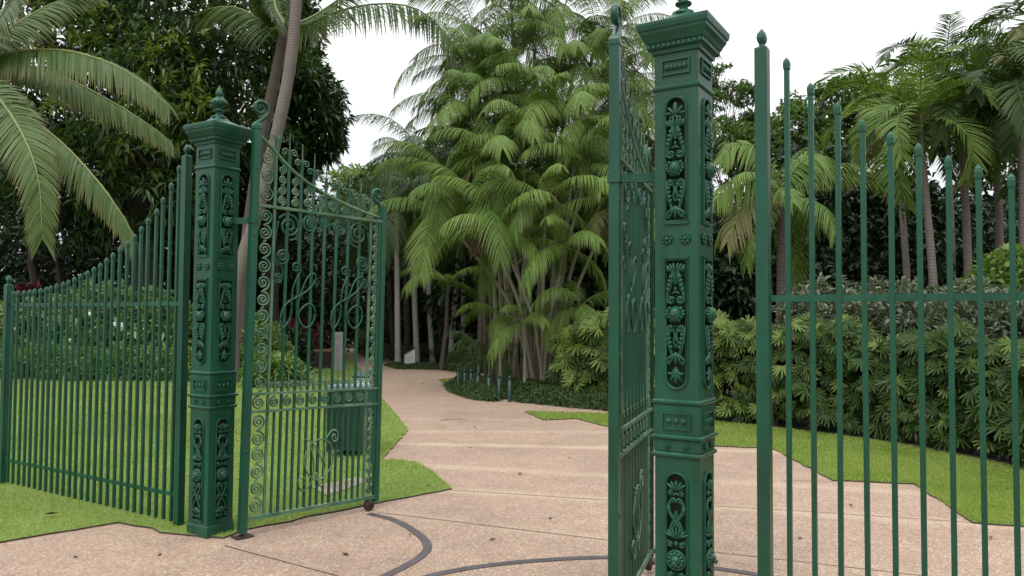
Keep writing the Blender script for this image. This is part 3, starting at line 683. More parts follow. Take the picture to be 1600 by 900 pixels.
def pillar_meshes():
    # one face of the cast shaft, holes for the openwork
    holes = [arch_poly(hw, a, b, t) for a, b, t, hw, k in PANELS]
    e_ = HW - 0.0009
    mb = MB(); mb.prism([(-e_, 0.0), (e_, 0.0), (e_, 2.885), (-e_, 2.885)], -HW, -HW + 0.018, holes)
    PM['face'] = mb.mesh('shaft_face', M_PAINT)
    fr = MB()
    for a, b, t, hw, k in PANELS:
        o = arch_poly(hw + 0.012, a - 0.012, b + 0.012, t, 14); i = arch_poly(hw, a, b, t, 14)
        fr.prism(o, -HW - 0.008, -HW + 0.001, [i])
        c = np.array([(x, -HW - 0.008, z) for x, z in arch_poly(hw + 0.006, a - 0.006, b + 0.006, t, 14)]); c = np.vstack([c, c[:1]])
        fr.tube(c, 0.0045, 5)
        zs = a - 0.015 if t else b + 0.015
        fr.box((-hw - 0.016, -HW - 0.012, zs - 0.005), (hw + 0.016, -HW + 0.001, zs + 0.005))
    PM['frame'] = fr.mesh('panel_moulding', M_PAINT)
    ro = MB()
    for x in (-0.045, 0.045): ro.merge(rosette_mb(0.031), Matrix.Translation((x, -HW - 0.003, 1.965)))
    PM['rosettes'] = ro.mesh('rosette', M_PAINT)
    st = MB()
    for x in (-0.045, 0.045): st.merge(rosette_mb(0.017), Matrix.Translation((x, -HW - 0.006, 0.975)))
    PM['studs'] = st.mesh('stud', M_PAINT)
    fz = MB().merge(small_panel(2.762, 2.838, 0.070, 5), Matrix.Translation((0, -HW - 0.002, 0)))
    PM['frieze'] = fz.mesh('frieze_panel', M_PAINT)
    fz = MB().merge(small_panel(1.055, 1.135, 0.070, 3), Matrix.Translation((0, -HW - 0.006, 0)))
    PM['belt'] = fz.mesh('belt_panel', M_PAINT)
    rg_ = MB()
    h = HW
    for z, ov in ((2.705, 0.009), (1.185, 0.013), (1.018, 0.018), (0.935, 0.013)):
        rg_.sqlathe([(h - 0.004, z - 0.016), (h + ov * 0.6, z - 0.012), (h + ov, z - 0.004), (h + ov, z + 0.004), (h + ov * 0.5, z + 0.010), (h - 0.004, z + 0.014)])
    rg_.sqlathe([(h + 0.002, 0.95), (h + 0.004, 0.952), (h + 0.004, 1.002), (h + 0.002, 1.004)])
    rg_.sqlathe([(h + 0.002, 1.03), (h + 0.004, 1.032), (h + 0.004, 1.169), (h + 0.002, 1.17)])
    PM['rings'] = rg_.mesh('ring_moulding', M_PAINT)
    bs = MB().sqlathe([(h + 0.006, -0.02), (h + 0.006, 0.075), (h + 0.004, 0.082), (h + 0.001, 0.086)])
    PM['base'] = bs.mesh('base_plinth', M_PAINT)
    cp = MB().sqlathe([(h - 0.01, 2.868), (h + 0.010, 2.872), (h + 0.012, 2.890), (h + 0.024, 2.897), (h + 0.026, 2.917), (h + 0.036, 2.925), (h + 0.044, 2.945), (h + 0.056, 2.965), (h + 0.058, 2.978), (h + 0.065, 2.984), (h + 0.069, 3.005), (h + 0.069, 3.018),
                       (h + 0.060, 3.024), (h - 0.01, 3.048), (h - 0.045, 3.066), (h - 0.065, 3.088), (h - 0.068, 3.10)])
    for k in range(4):
        for i in range(11):
            x = (i - 5) * 0.0255; b = MB().box((x - 0.008, -h - 0.033, 2.899), (x + 0.008, -h - 0.023, 2.916))
            cp.merge(b, Matrix.Rotation(k * math.pi / 2, 4, 'Z'))
    PM['cap'] = cp.mesh('capital', M_PAINT)
    fi = MB().lathe([(0.052, 3.09), (0.054, 3.102), (0.034, 3.110), (0.022, 3.122), (0.020, 3.135), (0.040, 3.142), (0.041, 3.150), (0.020, 3.157), (0.022, 3.166), (0.045, 3.182), (0.060, 3.202), (0.058, 3.222), (0.036, 3.240), (0.020, 3.252), (0.018, 3.258), (0.026, 3.266), (0.028, 3.279), (0.020, 3.30), (0.010, 3.322), (0.003, 3.340), (0.0005, 3.345)], 20)
    PM['finial'] = fi.mesh('finial', M_PAINT)
    PM['core'] = MB().sqlathe([(0.086, 0.0), (0.086, 2.87)]).mesh('shade_core', M_DARKIN)  # added core behind the openwork, coloured dark for the shade inside the shaft
pillar_meshes()
def pillar(label, loc):
    rt = thing('gate_pillar', label, 'gate pillar', loc, ANG, 'cast iron gate pillars')
    sh = put('shaft_shade_core', PM['core'], rt)
    for k in range(4):
        rz = (0, 0, k * math.pi / 2)
        f = put('shaft_face', PM['face'], rt, rot=rz)
        put('panel_moulding', PM['frame'], f)
        for *_, kk in PANELS: put('panel_ornament', ORN[kk], f, (0, -HW, 0))
        put('rosettes', PM['rosettes'], f); put('studs', PM['studs'], f)
        put('frieze_panel', PM['frieze'], f); put('belt_panel', PM['belt'], f)
    put('ring_moulding', PM['rings'], rt); put('base_plinth', PM['base'], rt)
    cp = put('capital', PM['cap'], rt); put('finial', PM['finial'], cp)
    return rt
cn = np.array(G(323, 842)); PL = cn - HW * u + HW * nrm
PRc = np.array((0.845, 3.765))
pillar('green cast iron gate pillar whose whole height and foot show, left of the gateway', (PL[0], PL[1], 0))
pillar('near green cast iron gate pillar whose foot is cut off by the frame', (PRc[0], PRc[1], 0.02))

# ------------------------------------------------------------------ side fences
HT = [2.78, 2.65, 2.545, 2.46, 2.39, 2.33, 2.27, 2.22, 2.175, 2.13, 2.09, 2.05, 2.02, 1.99, 1.965, 1.94, 1.915, 1.90, 1.885, 1.87, 1.86, 1.85, 1.845, 1.84, 1.835, 1.83, 1.83, 1.83, 1.83]
def spear(mb, z, s):
    b = s
    mb.sqlathe([(b * 0.55, z - 0.06), (b * 0.62, z - 0.055), (b * 0.95, z - 0.038), (b * 0.95, z - 0.030), (b * 0.86, z - 0.022), (b * 0.001, z)])
def bar_mesh(h, w=0.0105, z0=0.03):
    mb = MB().sqlathe([(w, z0), (w, h - 0.062)])
    mb.sqlathe([(w * 0.9, h - 0.0625), (w * 1.28, h - 0.052), (w * 1.36, h - 0.030), (w * 1.12, h - 0.016), (w * 0.08, h)])
    return mb.mesh('bar', M_PAINT)
BARS = [bar_mesh(h) for h in HT]
def post_mesh(h, w=0.028):
    mb = MB().sqlathe([(w + 0.004, 0.0), (w + 0.004, 0.01), (w, 0.012), (w, h - 0.10), (w * 0.98, h - 0.094), (w * 0.6, h - 0.086)])
    return mb.mesh('post', M_PAINT)
def post_tip_mesh(h, w=0.028):
    return MB().sqlathe([(w * 0.42, h - 0.0865), (w * 0.38, h - 0.075), (w * 0.62, h - 0.06), (w * 0.72, h - 0.045), (w * 0.6, h - 0.025), (w * 0.03, h)]).mesh('finial', M_PAINT)
PH = 2.93; PM['post'], PM['tip'] = post_mesh(PH), post_tip_mesh(PH)
PH2 = 1.98; PM['post2'], PM['tip2'] = post_mesh(PH2, 0.03), post_tip_mesh(PH2, 0.03)
def fence(label, origin, dirv, n, pitch, end):
    rt = thing('iron_fence', label, 'fence', (origin[0], origin[1], 0), math.atan2(dirv[1], dirv[0]), 'fences flanking the gateway')
    p = put('post', PM['post'], rt); put('finial', PM['tip'], p)
    for i in range(1, n + 1): put('bar', BARS[i - 1], rt, (pitch * i, rng.normal(0, 0.0012), 0), (rng.normal(0, 0.0015), rng.normal(0, 0.0015), 0))
    L = pitch * (n + 1)
    for z in (0.235, 1.695): MB().box((0.027, -0.006, z - 0.015), (L - 0.027, 0.006, z + 0.015)).build('rail', M_PAINT, rt)
    if end: p = put('post', PM['post2'], rt, (L, 0, 0)); put('finial', PM['tip2'], p)
    return rt
FL0 = np.array(G(279, 823)); FL1 = np.array(G(4, 757))
dl = FL1 - FL0; Lf = np.linalg.norm(dl)
fence('long fence of green iron bars stepping down from the left pillar across the lawn', FL0, dl / Lf, 27, Lf / 28, True)
FR0 = np.array((1.136, 3.465))
fence('green iron fence at the right edge of the photo, its bars cut off below', FR0, u, 17, 0.1045, False)

# ------------------------------------------------------------------ gate leaves
HX = np.array(G(378, 840)); FE = np.array((-1.115, 6.48))
LEAF = FE - HX; LW = float(np.linalg.norm(LEAF)); LA = math.atan2(LEAF[1], LEAF[0])
ld = LEAF / LW
SAG = 0.022
def px2leaf(px, py):
    """where a photo point lies in the plane of the left gate: (along, height)"""
    d = ray(px, py); nn = np.array((-ld[1], ld[0])); t = (HX @ nn) / (d.x * nn[0] + d.y * nn[1])
    s = (np.array((d.x, d.y)) * t - HX) @ ld; return s, EYE + d.z * t + SAG * s / LW
BX = [0.165 + (LW - 0.31) * i / 8 for i in range(9)]
ZT, ZU, ZL, ZB = 2.43, 1.03, 0.90, 0.118
SWP = [(0.0, 2.97), (0.11, 2.885), (0.3, 2.735), (0.5, 2.63), (0.745, 2.545), (1.0, 2.485), (LW, 2.455)]
SWC = spline([(x, 0, z) for x, z in SWP], 60)
sweep_z = lambda x: float(np.interp(x, SWC[:, 0], SWC[:, 2]))
RB = 0.0078
def scroll_column(mb, x0, x1, z0, z1, flip=0, rad=RB):
    w = (x1 - x0); n = max(1, round((z1 - z0) / (w * 0.98))); p = (z1 - z0) / n
    for i in range(n):
        r = min(w, p) / 2 - rad * 0.6; cx, cz = (x0 + x1) / 2, z0 + p * (i + 0.5)
        sg = 1 if (i + flip) % 2 else -1
        P = spiral(cx, cz, r, r * 0.10, 2.05, -math.pi / 2 if sg > 0 else math.pi / 2, sg)
        mb.tube(P, rad, 5, flat=((0, 1, 0), 1.3))
        if i < n - 1:
            a = (cx - sg * 0.0, cz + r); b = (cx, cz + p - r)
            mb.tube(np.array([(a[0] - w * 0.1, 0, a[1] - 0.003), (b[0] + w * 0.1, 0, b[1] + 0.003)]), rad * 0.9, 5)
def twist(mb, x, z0, z1, r=0.0055):
    n = 26; t = np.linspace(0, 1, n); a = t * 5 * 2 * math.pi
    for ph in (0, math.pi):
        P = np.stack([x + r * 0.55 * np.cos(a + ph), r * 0.55 * np.sin(a + ph), z0 + (z1 - z0) * t], 1); mb.tube(P, r * np.linspace(0.75, 0.3, n), 5)
def curls(mb, x, z, r=0.026, w=0.034):
    for s in (-1, 1):
        st = np.array([(x + s * 0.010, 0, z - 0.07), (x + s * 0.010, 0, z - 0.02)])
        P = spiral(0, 0, r, r * 0.2, 1.3, math.pi, -1); P[:, 0] = x + s * (P[:, 0] + r + 0.009); P[:, 2] += z - 0.012
        mb.tube(np.vstack([st, P]), 0.0052, 5)
def script(mb, pts, r, n=None, y=-0.016, taper=True):
    P = spline([(x, 0, z) for x, z in pts], n or 7 * len(pts)); P[:, 1] = y
    mb.tube(P, r * (np.interp(np.linspace(0, 1, len(P)), (0, .1, .9, 1), (0.7, 1, 1, 0.7))), 6)
H_PX = [(332, 232), (345, 222), (340, 205), (318, 205), (302, 222), (308, 250), (335, 262), (360, 240), (358, 200), (330, 183), (300, 195)]
H1 = [(338, 228), (322, 215), (310, 232), (328, 252), (352, 235), (345, 200), (318, 185), (296, 210), (308, 248), (340, 265), (372, 250)]
H_A = [(322, 228), (338, 222), (345, 240), (328, 256), (303, 246), (295, 215), (315, 186), (348, 190), (368, 225), (362, 275), (325, 345), (298, 430), (290, 530), (287, 640), (262, 730), (210, 790), (184, 730), (196, 645), (232, 575), (290, 530),
       (385, 478), (455, 425), (508, 350), (512, 300), (484, 284), (440, 315), (398, 400), (366, 500), (345, 600), (352, 690), (382, 755), (425, 790), (470, 770), (505, 710), (514, 645), (492, 590), (450, 568), (400, 595), (366, 640), (360, 690), (385, 750), (408, 785)]
D_PX = [[(430, 645), (418, 632), (432, 622), (445, 640), (436, 670), (412, 650), (420, 615), (445, 628)],
        [(295, 250), (372, 285), (440, 390), (488, 500), (505, 610), (503, 700), (482, 757), (455, 742), (440, 690), (438, 650), (425, 640), (420, 655)],
        [(345, 300), (378, 395), (396, 520), (388, 640), (360, 740), (300, 805), (245, 780), (228, 710), (255, 668), (295, 670), (308, 710), (292, 740), (275, 715)],
        [(345, 330), (305, 410), (298, 510), (318, 600), (365, 660), (432, 688), (500, 662), (560, 590), (598, 490), (602, 390), (575, 310), (522, 262), (450, 254), (385, 285), (345, 330)],
        [(500, 640), (515, 520), (494, 420), (503, 320), (522, 262), (548, 205), (590, 155), (635, 160), (655, 205), (640, 260), (605, 272), (588, 235), (605, 200), (630, 215), (622, 245)]]
def gate_leaf(label, loc, ang, tilt):
    rt = thing('gate_leaf', label, 'gate', loc, ang, 'leaves of the open gateway')
    rt.rotation_euler = (0, tilt, ang)
    hs = MB().sqlathe([(0.026, 0.03), (0.026, 2.99), (0.030, 2.995), (0.030, 3.02), (0.024, 3.035), (0.016, 3.05)]).build('hinge_stile', M_PAINT, rt)
    P = np.vstack([[(0.0, 0, 3.04), (0.03, 0, 3.065), (0.062, 0, 3.10)], spiral(0.022, 3.155, 0.066, 0.012, 1.75, -0.6, 1)])
    MB().tube(P, np.linspace(0.016, 0.008, len(P)), 8, flat=((0, 1, 0), 1.5)).build('scroll', M_PAINT, hs)
    for z in (0.62, 1.42, 2.2, 2.7): MB().ball((0.0, -0.027, z), (0.010, 0.006, 0.010), 8, 5).build('bolt', M_PAINT, hs)
    MB().lathe([(0.012, 0.0), (0.012, 0.035)], 10).box((-0.06, -0.05, 0.0), (0.07, 0.05, 0.012)).build('pivot', M_RUST, hs)
    fs = MB().sqlathe([(0.022, 0.09), (0.022, 2.56)]).build('free_stile', M_PAINT, rt, (LW - 0.022, 0, 0))
    MB().box((-0.05, -0.014, 0.40), (-0.022, 0.014, 2.47)).build('meeting_bar', M_PAINT, fs)
    P = np.vstack([[(-0.03, 0, 2.46), (-0.03, 0, 2.55), (-0.055, 0, 2.585)], spiral(-0.062, 2.655, 0.06, 0.014, 1.3, -math.pi * 0.62, -1)])
    MB().tube(P, np.linspace(0.016, 0.007, len(P)), 8, flat=((0, 1, 0), 1.4)).build('scroll', M_PAINT, fs)
    for z, h in ((ZT, 0.010), (ZU, 0.009), (ZL, 0.009), (ZB + 0.012, 0.014)):
        MB().box((0.027, -0.020, z - h), (LW - 0.0445, 0.020, z + h)).build('rail', M_FADED, rt)
    q = SWC[SWC[:, 0] > 0.0]; q = q[q[:, 0] < LW - 0.03]
    MB().tube(q, 0.0135, 4, flat=((0, 1, 0), 1.0)).build('sweep_rail', M_FADED, rt)
    bw = 0.0088
    for i, x in enumerate(BX):
        z1 = sweep_z(x) + 0.13
        b = MB().box((x - bw, -bw, ZB), (x + bw, bw, z1)).build('bar', M_PAINT if i in range(1, 8) else M_FADED, rt)
        cb = MB(); twist(cb, x, z1 - 0.002, z1 + 0.135); curls(cb, x, z1 - 0.005, 0.031); cb.build('spike', M_FADED, b)
    for i in range(8):
        x = (BX[i] + BX[i + 1]) / 2
        MB().box((x - bw * 0.85, -bw * 0.85, ZB), (x + bw * 0.85, bw * 0.85, ZL)).build('picket', M_PAINT, rt)
        b = MB().box((x - bw * 0.8, -bw * 0.8, ZU), (x + bw * 0.8, bw * 0.8, ZU + 0.075)).build('short_picket', M_FADED, rt)
        cb = MB(); twist(cb, x, ZU + 0.073, ZU + 0.185); curls(cb, x, ZU + 0.073, 0.024); cb.build('spike', M_FADED, b)
    xl, xr = 0.030, LW - 0.05
    for xa, xb in ((xl, BX[0] - bw), (BX[8] + bw, xr)):
        for za, zb, fl_ in ((ZB + 0.035, ZL - 0.015, 0), (ZU + 0.015, ZT - 0.016, 1)):
            mb = MB(); scroll_column(mb, xa, xb, za, zb, fl_); mb.build('scroll_border', M_FADED, rt)
    mb = MB(); ed = [xl] + BX
    for i in range(9):
        a, b = ed[i] + (bw if i else 0), ed[i + 1] - bw; cx = (a + b) / 2; r = min((b - a) / 2 - 0.004, (ZU - ZL - 0.024) / 2)
        P = spiral(cx, (ZU + ZL) / 2, r, r * 0.1, 2.05, math.pi / 2, 1); mb.tube(P, RB, 5, flat=((0, 1, 0), 1.3))
    mb.build('scroll_band', M_FADED, rt)
    MB().box((BX[8] + bw, -0.012, ZL + 0.015), (xr + 0.006, 0.012, ZU - 0.015)).build('lock_plate', M_PAINT, rt)
    for i in range(7):
        mb = MB()
        a, b = ed[i] + (bw if i else 0), ed[i + 1] - bw; zt = sweep_z((a * 0.35 + b * 0.65)) - 0.02
        if zt - ZT - 0.016 > 0.06:
            wv = min(b - a, (zt - ZT - 0.016)); scroll_column(mb, (a + b) / 2 - wv / 2, (a + b) / 2 + wv / 2, ZT + 0.016, max(ZT + 0.016 + wv, zt), i, 0.0062); mb.build('crest_scroll', M_FADED, rt)
    for sd in (0, 1):
        mb = MB(); mir = (lambda x: x) if sd == 0 else (lambda x: BX[0] + BX[8] - x)
        for cx, cz, r, a0, sg in ((0.29, 2.30, 0.10, 2.6, -1), (0.475, 2.335, 0.074, 1.3, 1), (0.605, 2.365, 0.048, 1.3, 1), (0.242, 2.065, 0.070, 2.9, 1), (0.21, 1.90, 0.044, 2.9, 1)):
            P = spiral(cx, cz, r, r * 0.12, 2.2, a0, sg); P[:, 0] = [mir(x) for x in P[:, 0]]; P[:, 1] = -0.002
            mb.tube(P, 0.0088 if r > 0.06 else 0.007, 6, flat=((0, 1, 0), 1.3))
        for pts in (((0.20, 2.33), (0.185, 2.24), (0.175, 2.13), (0.175, 2.06)), ((0.30, 2.19), (0.36, 2.22), (0.39, 2.33), (0.45, 2.385), (0.52, 2.36)), ((0.48, 2.38), (0.55, 2.35), (0.57, 2.31), (0.56, 2.27)),
                    ((0.175, 2.09), (0.19, 2.00), (0.235, 1.99), (0.25, 1.93), (0.235, 1.86))):
            P = spline([(mir(x), -0.002, z) for x, z in pts], 18); mb.tube(P, 0.007, 6)
        mb.build('corner_scroll', M_PAINT, rt)
    hl = [px2leaf(400 + x / 6, 380 + y / 6) for x, y in H_A]
    for off in (0.0, (BX[5] - BX[1])):
        mb = MB(); script(mb, [(x + off, z) for x, z in hl], 0.0072, 260); mb.build('monogram', M_PAINT, rt)
    mb = MB()
    for st in D_PX: script(mb, [px2leaf(430 + x / 6.92, 650 + y / 6.92) for x, y in st], 0.0066, y=-0.015)
    mb.build('monogram', M_FADED, rt)
    br = MB().box((LW - 0.098, 0.026, 0.055), (LW - 0.072, 0.034, 0.126)).box((LW - 0.098, 0.0205, 0.116), (LW - 0.072, 0.0255, 0.126)).build('castor_bracket', M_RUST, rt)
    w = MB().lathe([(0.010, -0.020), (0.018, -0.024), (0.024, -0.017), (0.036, -0.021), (0.045, -0.016), (0.048, 0.0), (0.045, 0.016), (0.036, 0.021), (0.010, 0.023)], 24); w.lathe([(0.010, -0.038), (0.010, 0.038)], 8)
    wo_ = w.build('wheel', M_RUST, rt, (LW - 0.085, 0, 0.0685)); wo_.rotation_euler = (math.pi / 2, 0, 0)
    return rt
def arm(gate, gate_loc, ang, target, z):
    """strap hinge from the stile to the pillar"""
    d = np.asarray(target) - np.asarray(gate_loc); L = np.linalg.norm(d); a = math.atan2(d[1], d[0]) - ang
    o = MB().box((-0.034, -0.012, z - 0.022), (L, 0.012, z + 0.022)).build('hinge_arm', M_PAINT, gate); o.rotation_euler = (0, 0, a)
    MB().sqlathe([(0.033, z - 0.024), (0.033, z + 0.024)]).build('hinge_collar', M_PAINT, gate)
tilt = math.atan2(SAG, LW)
g1 = gate_leaf('open left gate leaf with green scrollwork and script monograms, seen nearly face on', (HX[0], HX[1], 0.0), LA, tilt)
arm(g1, HX, LA, PL + HW * u * 0.95 + nrm * 0.0, 2.31)
HXR = np.array((0.515, 3.86)); FER = np.array((0.945, 5.12)); LAR = math.atan2(*(FER - HXR)[::-1])
g2 = gate_leaf('open right gate leaf seen almost edge on beside the near pillar', (HXR[0], HXR[1], 0.0), LAR, 0.004)
arm(g2, HXR, LAR, PRc - HW * u * 0.95, 2.31)

# ------------------------------------------------------------------ palms
def sway(P, seed, amp):
    rg = np.random.default_rng(seed); t = np.linspace(0, 1, len(P))[:, None]
    return P + np.sin(t * 3.0) * rg.normal(0, amp, 3) * (1, 1, 0)
def variants(name, mats, length, seed0, elevs, bend, **kw):
    return [frond_mesh(name, mats, length * (1 - 0.1 * (i % 2)), R(e), R(bend + 6 * (i % 3)), seed0 + i, **kw) for i, e in enumerate(elevs)]
ELEV = (78, 62, 48, 34, 20, 4, -14)
V_CLUMP = variants('frond', [M_CLUMP, M_RACHISG], 2.2, 100, ELEV, 82, nl=64, L=0.54, w=0.021, vee=-0.05, droop=0.75, r=0.013, a0=72, a1=28, jit=0.06)
V_YELLOW = variants('frond', [M_YELLOWPALM, M_RACHIS], 1.9, 120, ELEV, 88, nl=60, L=0.50, w=0.021, vee=-0.05, droop=0.75, r=0.012, a0=70, a1=25, jit=0.06)
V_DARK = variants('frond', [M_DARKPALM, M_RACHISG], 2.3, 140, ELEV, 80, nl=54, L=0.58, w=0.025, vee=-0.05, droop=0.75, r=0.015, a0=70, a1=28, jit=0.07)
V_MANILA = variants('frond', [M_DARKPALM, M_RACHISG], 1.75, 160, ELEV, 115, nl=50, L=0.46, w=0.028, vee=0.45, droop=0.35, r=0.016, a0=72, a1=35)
V_MANILA2 = variants('frond', [M_CLUMP, M_RACHIS], 1.75, 175, ELEV, 115, nl=50, L=0.46, w=0.028, vee=0.45, droop=0.35, r=0.016, a0=72, a1=35)
V_OLD = variants('frond', [M_OLDPALM, M_RACHIS], 1.6, 190, (20, 4, -14), 80, nl=30, L=0.5, w=0.045, vee=0.1, droop=0.6, r=0.014, a0=70, a1=28)
V_DEAD = variants('frond', [M_DEADPALM, M_SHEATH], 1.1, 200, (-60, -75), 20, nl=24, L=0.4, w=0.03, vee=0.0, droop=0.9, r=0.012, a0=50, a1=20)
def crown_at(parent, P, V, n, seed, sc=1.0, el=(0, 7), az0=None, lean=0.0):
    rg = np.random.default_rng(seed); az = rg.uniform(0, 6.28) if az0 is None else az0
    for i in range(n):
        k = el[0] + int((el[1] - el[0]) * (i + 0.5) / n); az += 2.399 + rg.normal(0, 0.25)
        put('frond', V[min(k, len(V) - 1)], parent, tuple(P), (rg.normal(0, 0.12), rg.normal(0, 0.08), az), sc * rg.uniform(0.82, 1.15))
def stem_mesh(P, r0, r1, mi_mat, parent, name='stem'):
    mb = MB(); n = len(P); r = np.linspace(r0, r1, n) * (1 + 0.03 * np.sin(np.arange(n) * 2.1)); r[0] *= 1.25
    return mb.tube(P, r, 9).build(name, mi_mat, parent)

# the tall clumping palms in the middle of the picture
CLY = 17.0
def clump(name, label, base_px, Y, stems, seed, V, sc, nfr, r, stem_m, grp='clumping palms beside the path'):
    b = at(*base_px, Y); b[2] = 0; rt = thing(name, label, 'palm', tuple(b), group=grp)
    rg = np.random.default_rng(seed)
    for i, (bx, tx, ty, dy) in enumerate(stems):
        s0 = at(bx, base_px[1], Y + dy * 0.4) - b; s0[2] = 0
        top = at(tx, ty, Y + dy) - b
        mid = s0 + (top - s0) * np.array((0.35, 0.35, 0.55))
        P = spline([s0 - (0, 0, 0.05), s0 + (mid - s0) * 0.5 + (0, 0, 0.1), mid, top], 16)
        stem_mesh(P, r, r * 0.7, stem_m, rt)
        stem_mesh(np.array([P[-1] + (P[-2] - P[-1]) * 1.2, P[-1], P[-1] + norm(P[-1] - P[-2]) * 0.35]), r * 0.9, r * 0.45, M_RACHISG, rt, 'crownshaft')
        crown_at(rt, P[-1] + norm(P[-1] - P[-2]) * 0.25, (V if not isinstance(V, tuple) else V[i % len(V)]), nfr, seed * 31 + i, sc)
        if i % 4 == 1: crown_at(rt, P[-1] - (0, 0, 0.15), V_DEAD, 2, seed * 57 + i, 0.65, (0, 2))
        if i % 3 == 0: crown_at(rt, P[-1] + (0, 0, 0.05), V_OLD, 1, seed * 61 + i, sc * 0.95, (0, 2))
    return rt
clump('clump_palm', 'tallest clumping palm, its feathery crowns filling the top centre of the photo', (815, 612), 18.2,
      [(800, 775, 205, 0.5), (815, 835, 95, 0.8), (790, 745, 135, 0.2), (830, 895, 120, 0.4), (845, 950, 165, 0.0), (780, 745, 195, -0.3), (825, 800, 25, 1.2), (850, 985, 130, 0.9), (800, 870, 190, -0.6), (800, 742, 65, 1.5), (850, 930, 70, 1.6),
       (810, 738, 110, 0.6), (835, 880, 30, 1.0), (822, 815, 160, -0.2), (840, 965, 60, 0.4), (855, 995, 215, 0.5)], 3, V_CLUMP, 0.98, 10, 0.055, M_STEM)
clump('clump_palm', 'shorter clumping palm with bright arching fronds and pale canes fanning up from the bed', (845, 612), 16.6,
      [(826, 775, 262, -0.2), (838, 745, 330, -0.6), (846, 852, 330, -0.9), (856, 915, 275, -0.2), (866, 905, 205, 0.1), (862, 870, 255, 0.5), (832, 815, 225, 0.2), (842, 705, 285, 0.3), (852, 790, 385, -0.9), (868, 955, 330, -0.3), (848, 880, 405, -0.9), (840, 700, 345, 0.2)], 4, (V_YELLOW, V_CLUMP), 0.92, 8, 0.045, M_STEM)
clump('clump_palm', 'dark green clumping palm leaning left over the path', (775, 606), 19.5,
      [(770, 752, 215, 0.0), (760, 745, 265, 0.4), (778, 755, 290, -0.3), (765, 738, 300, 0.5), (785, 775, 245, 0.6)], 5, V_DARK, 0.85, 9, 0.06, M_DARK_TRUNK)
# low suckers at the foot of the clump
def sucker(label, px, Y, top, n, seed, V=V_YELLOW, sc=0.62):
    b = at(px, 600, Y); b[2] = 0; rt = thing('young_palm', label, 'palm', tuple(b), group='young palms at the foot of the clump')
    t = at(px, top, Y) - b; stem_mesh(np.array([(0, 0, 0), t * 0.5, t]), 0.035, 0.025, M_STEM, rt)
    crown_at(rt, t, V, n, seed, sc, (1, 6)); return rt
sucker('young palm with lime fronds low in front of the pale canes', 820, 15.9, 505, 6, 71, sc=0.62)
sucker('young palm whose fronds reach left under the tall clump', 782, 16.6, 490, 5, 72, V_CLUMP, 0.55)
sucker('small dark young palm between bollards and canes', 765, 17.8, 560, 8, 73, V_DARK, 0.55)
sucker('young palm whose bright fronds hang beside the near pillar', 905, 16.0, 480, 7, 74, sc=0.85)
sucker('dark young palm beside the grove, its fronds touching the ground', 748, 20.0, 545, 8, 75, V_DARK, 0.5)

# grove of slender trunks further along the path
GROVE = [(622, 572, 26, 1), (637, 560, 30, 0), (652, 568, 27, 1), (676, 566, 27.5, 1), (690, 556, 31, 0), (703, 566, 27, 1), (712, 560, 30, 0), (724, 566, 26.5, 1), (738, 560, 29, 0), (615, 556, 32, 0), (664, 553, 34, 0), (750, 566, 25, 0), (716, 552, 35, 0), (683, 551, 36, 0), (642, 551, 36, 0), (606, 553, 34, 0)]
for i, (px, py, Y, pale) in enumerate(GROVE):
    b = at(px, py, Y); b[2] = 0
    lab = ('pale slender trunk in the grove beyond the palm clump' if pale else 'dark slender trunk in the shade of the grove')
    rt = thing('grove_palm', lab, 'palm', tuple(b), group='pale palms of the grove' if pale else 'dark palms of the grove')
    rg = np.random.default_rng(300 + i); top = np.array((rg.normal(0, 0.25), rg.normal(0, 0.3), at(px, 335 - 45 * (i % 3), Y)[2]))
    P = spline([(0, 0, -0.1), top * 0.5 + (rg.normal(0, 0.06), 0, 0), top], 12)
    stem_mesh(P, 0.105 if pale else 0.12, 0.08, M_GROVE if pale else M_DARK_TRUNK, rt, 'trunk')
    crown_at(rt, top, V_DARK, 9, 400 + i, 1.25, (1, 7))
b = at(690, 560, 23.5); b[2] = 0
rt = thing('arching_palm', 'palm with one long frond arching left across the grove trunks', 'palm', tuple(b))
tp = at(700, 440, 23.5) - b; stem_mesh(np.array([(0, 0, 0), tp * 0.5 + (0.05, 0, 0), tp]), 0.07, 0.05, M_DARK_TRUNK, rt, 'trunk')
crown_at(rt, tp, V_CLUMP, 5, 77, 0.85, (1, 6), az0=0.9)

# coconut palms, left
def coco_frond(name, parent, pts, Lf=0.5, w=0.035, up=(0, -0.5, 1), nl=140, r=0.020, droop=0.7, vee=-0.25, m=M_COCO, seed=0, a0=70, a1=30, prof=(0.7, 1.0, 0.5), base=None):
    b = np.array(parent.location); mb = MB()
    frond(mb, [np.asarray(p) - b for p in pts], up, nl=nl, L=Lf, w=w, vee=vee, droop=droop, r=r, a0=a0, a1=a1, prof=prof, t0=0.08, rg=np.random.default_rng(seed), ragged=0.03, jit=0.06)
    return mb.build(name, [m, M_RACHIS], parent)
cb = at(-60, 600, 9.2); cb[2] = 0
coco = thing('coconut_palm', 'near coconut palm at the left edge, only its broad arching fronds in view', 'palm', tuple(cb))
ct = at(-45, 105, 9.2)
stem_mesh(spline([(0.0, 0, -0.05), (-0.1, 0.1, 1.5), (-0.05, 0, 3.2), ct - cb], 20), 0.16, 0.11, M_COCO_TRUNK, coco, 'trunk')
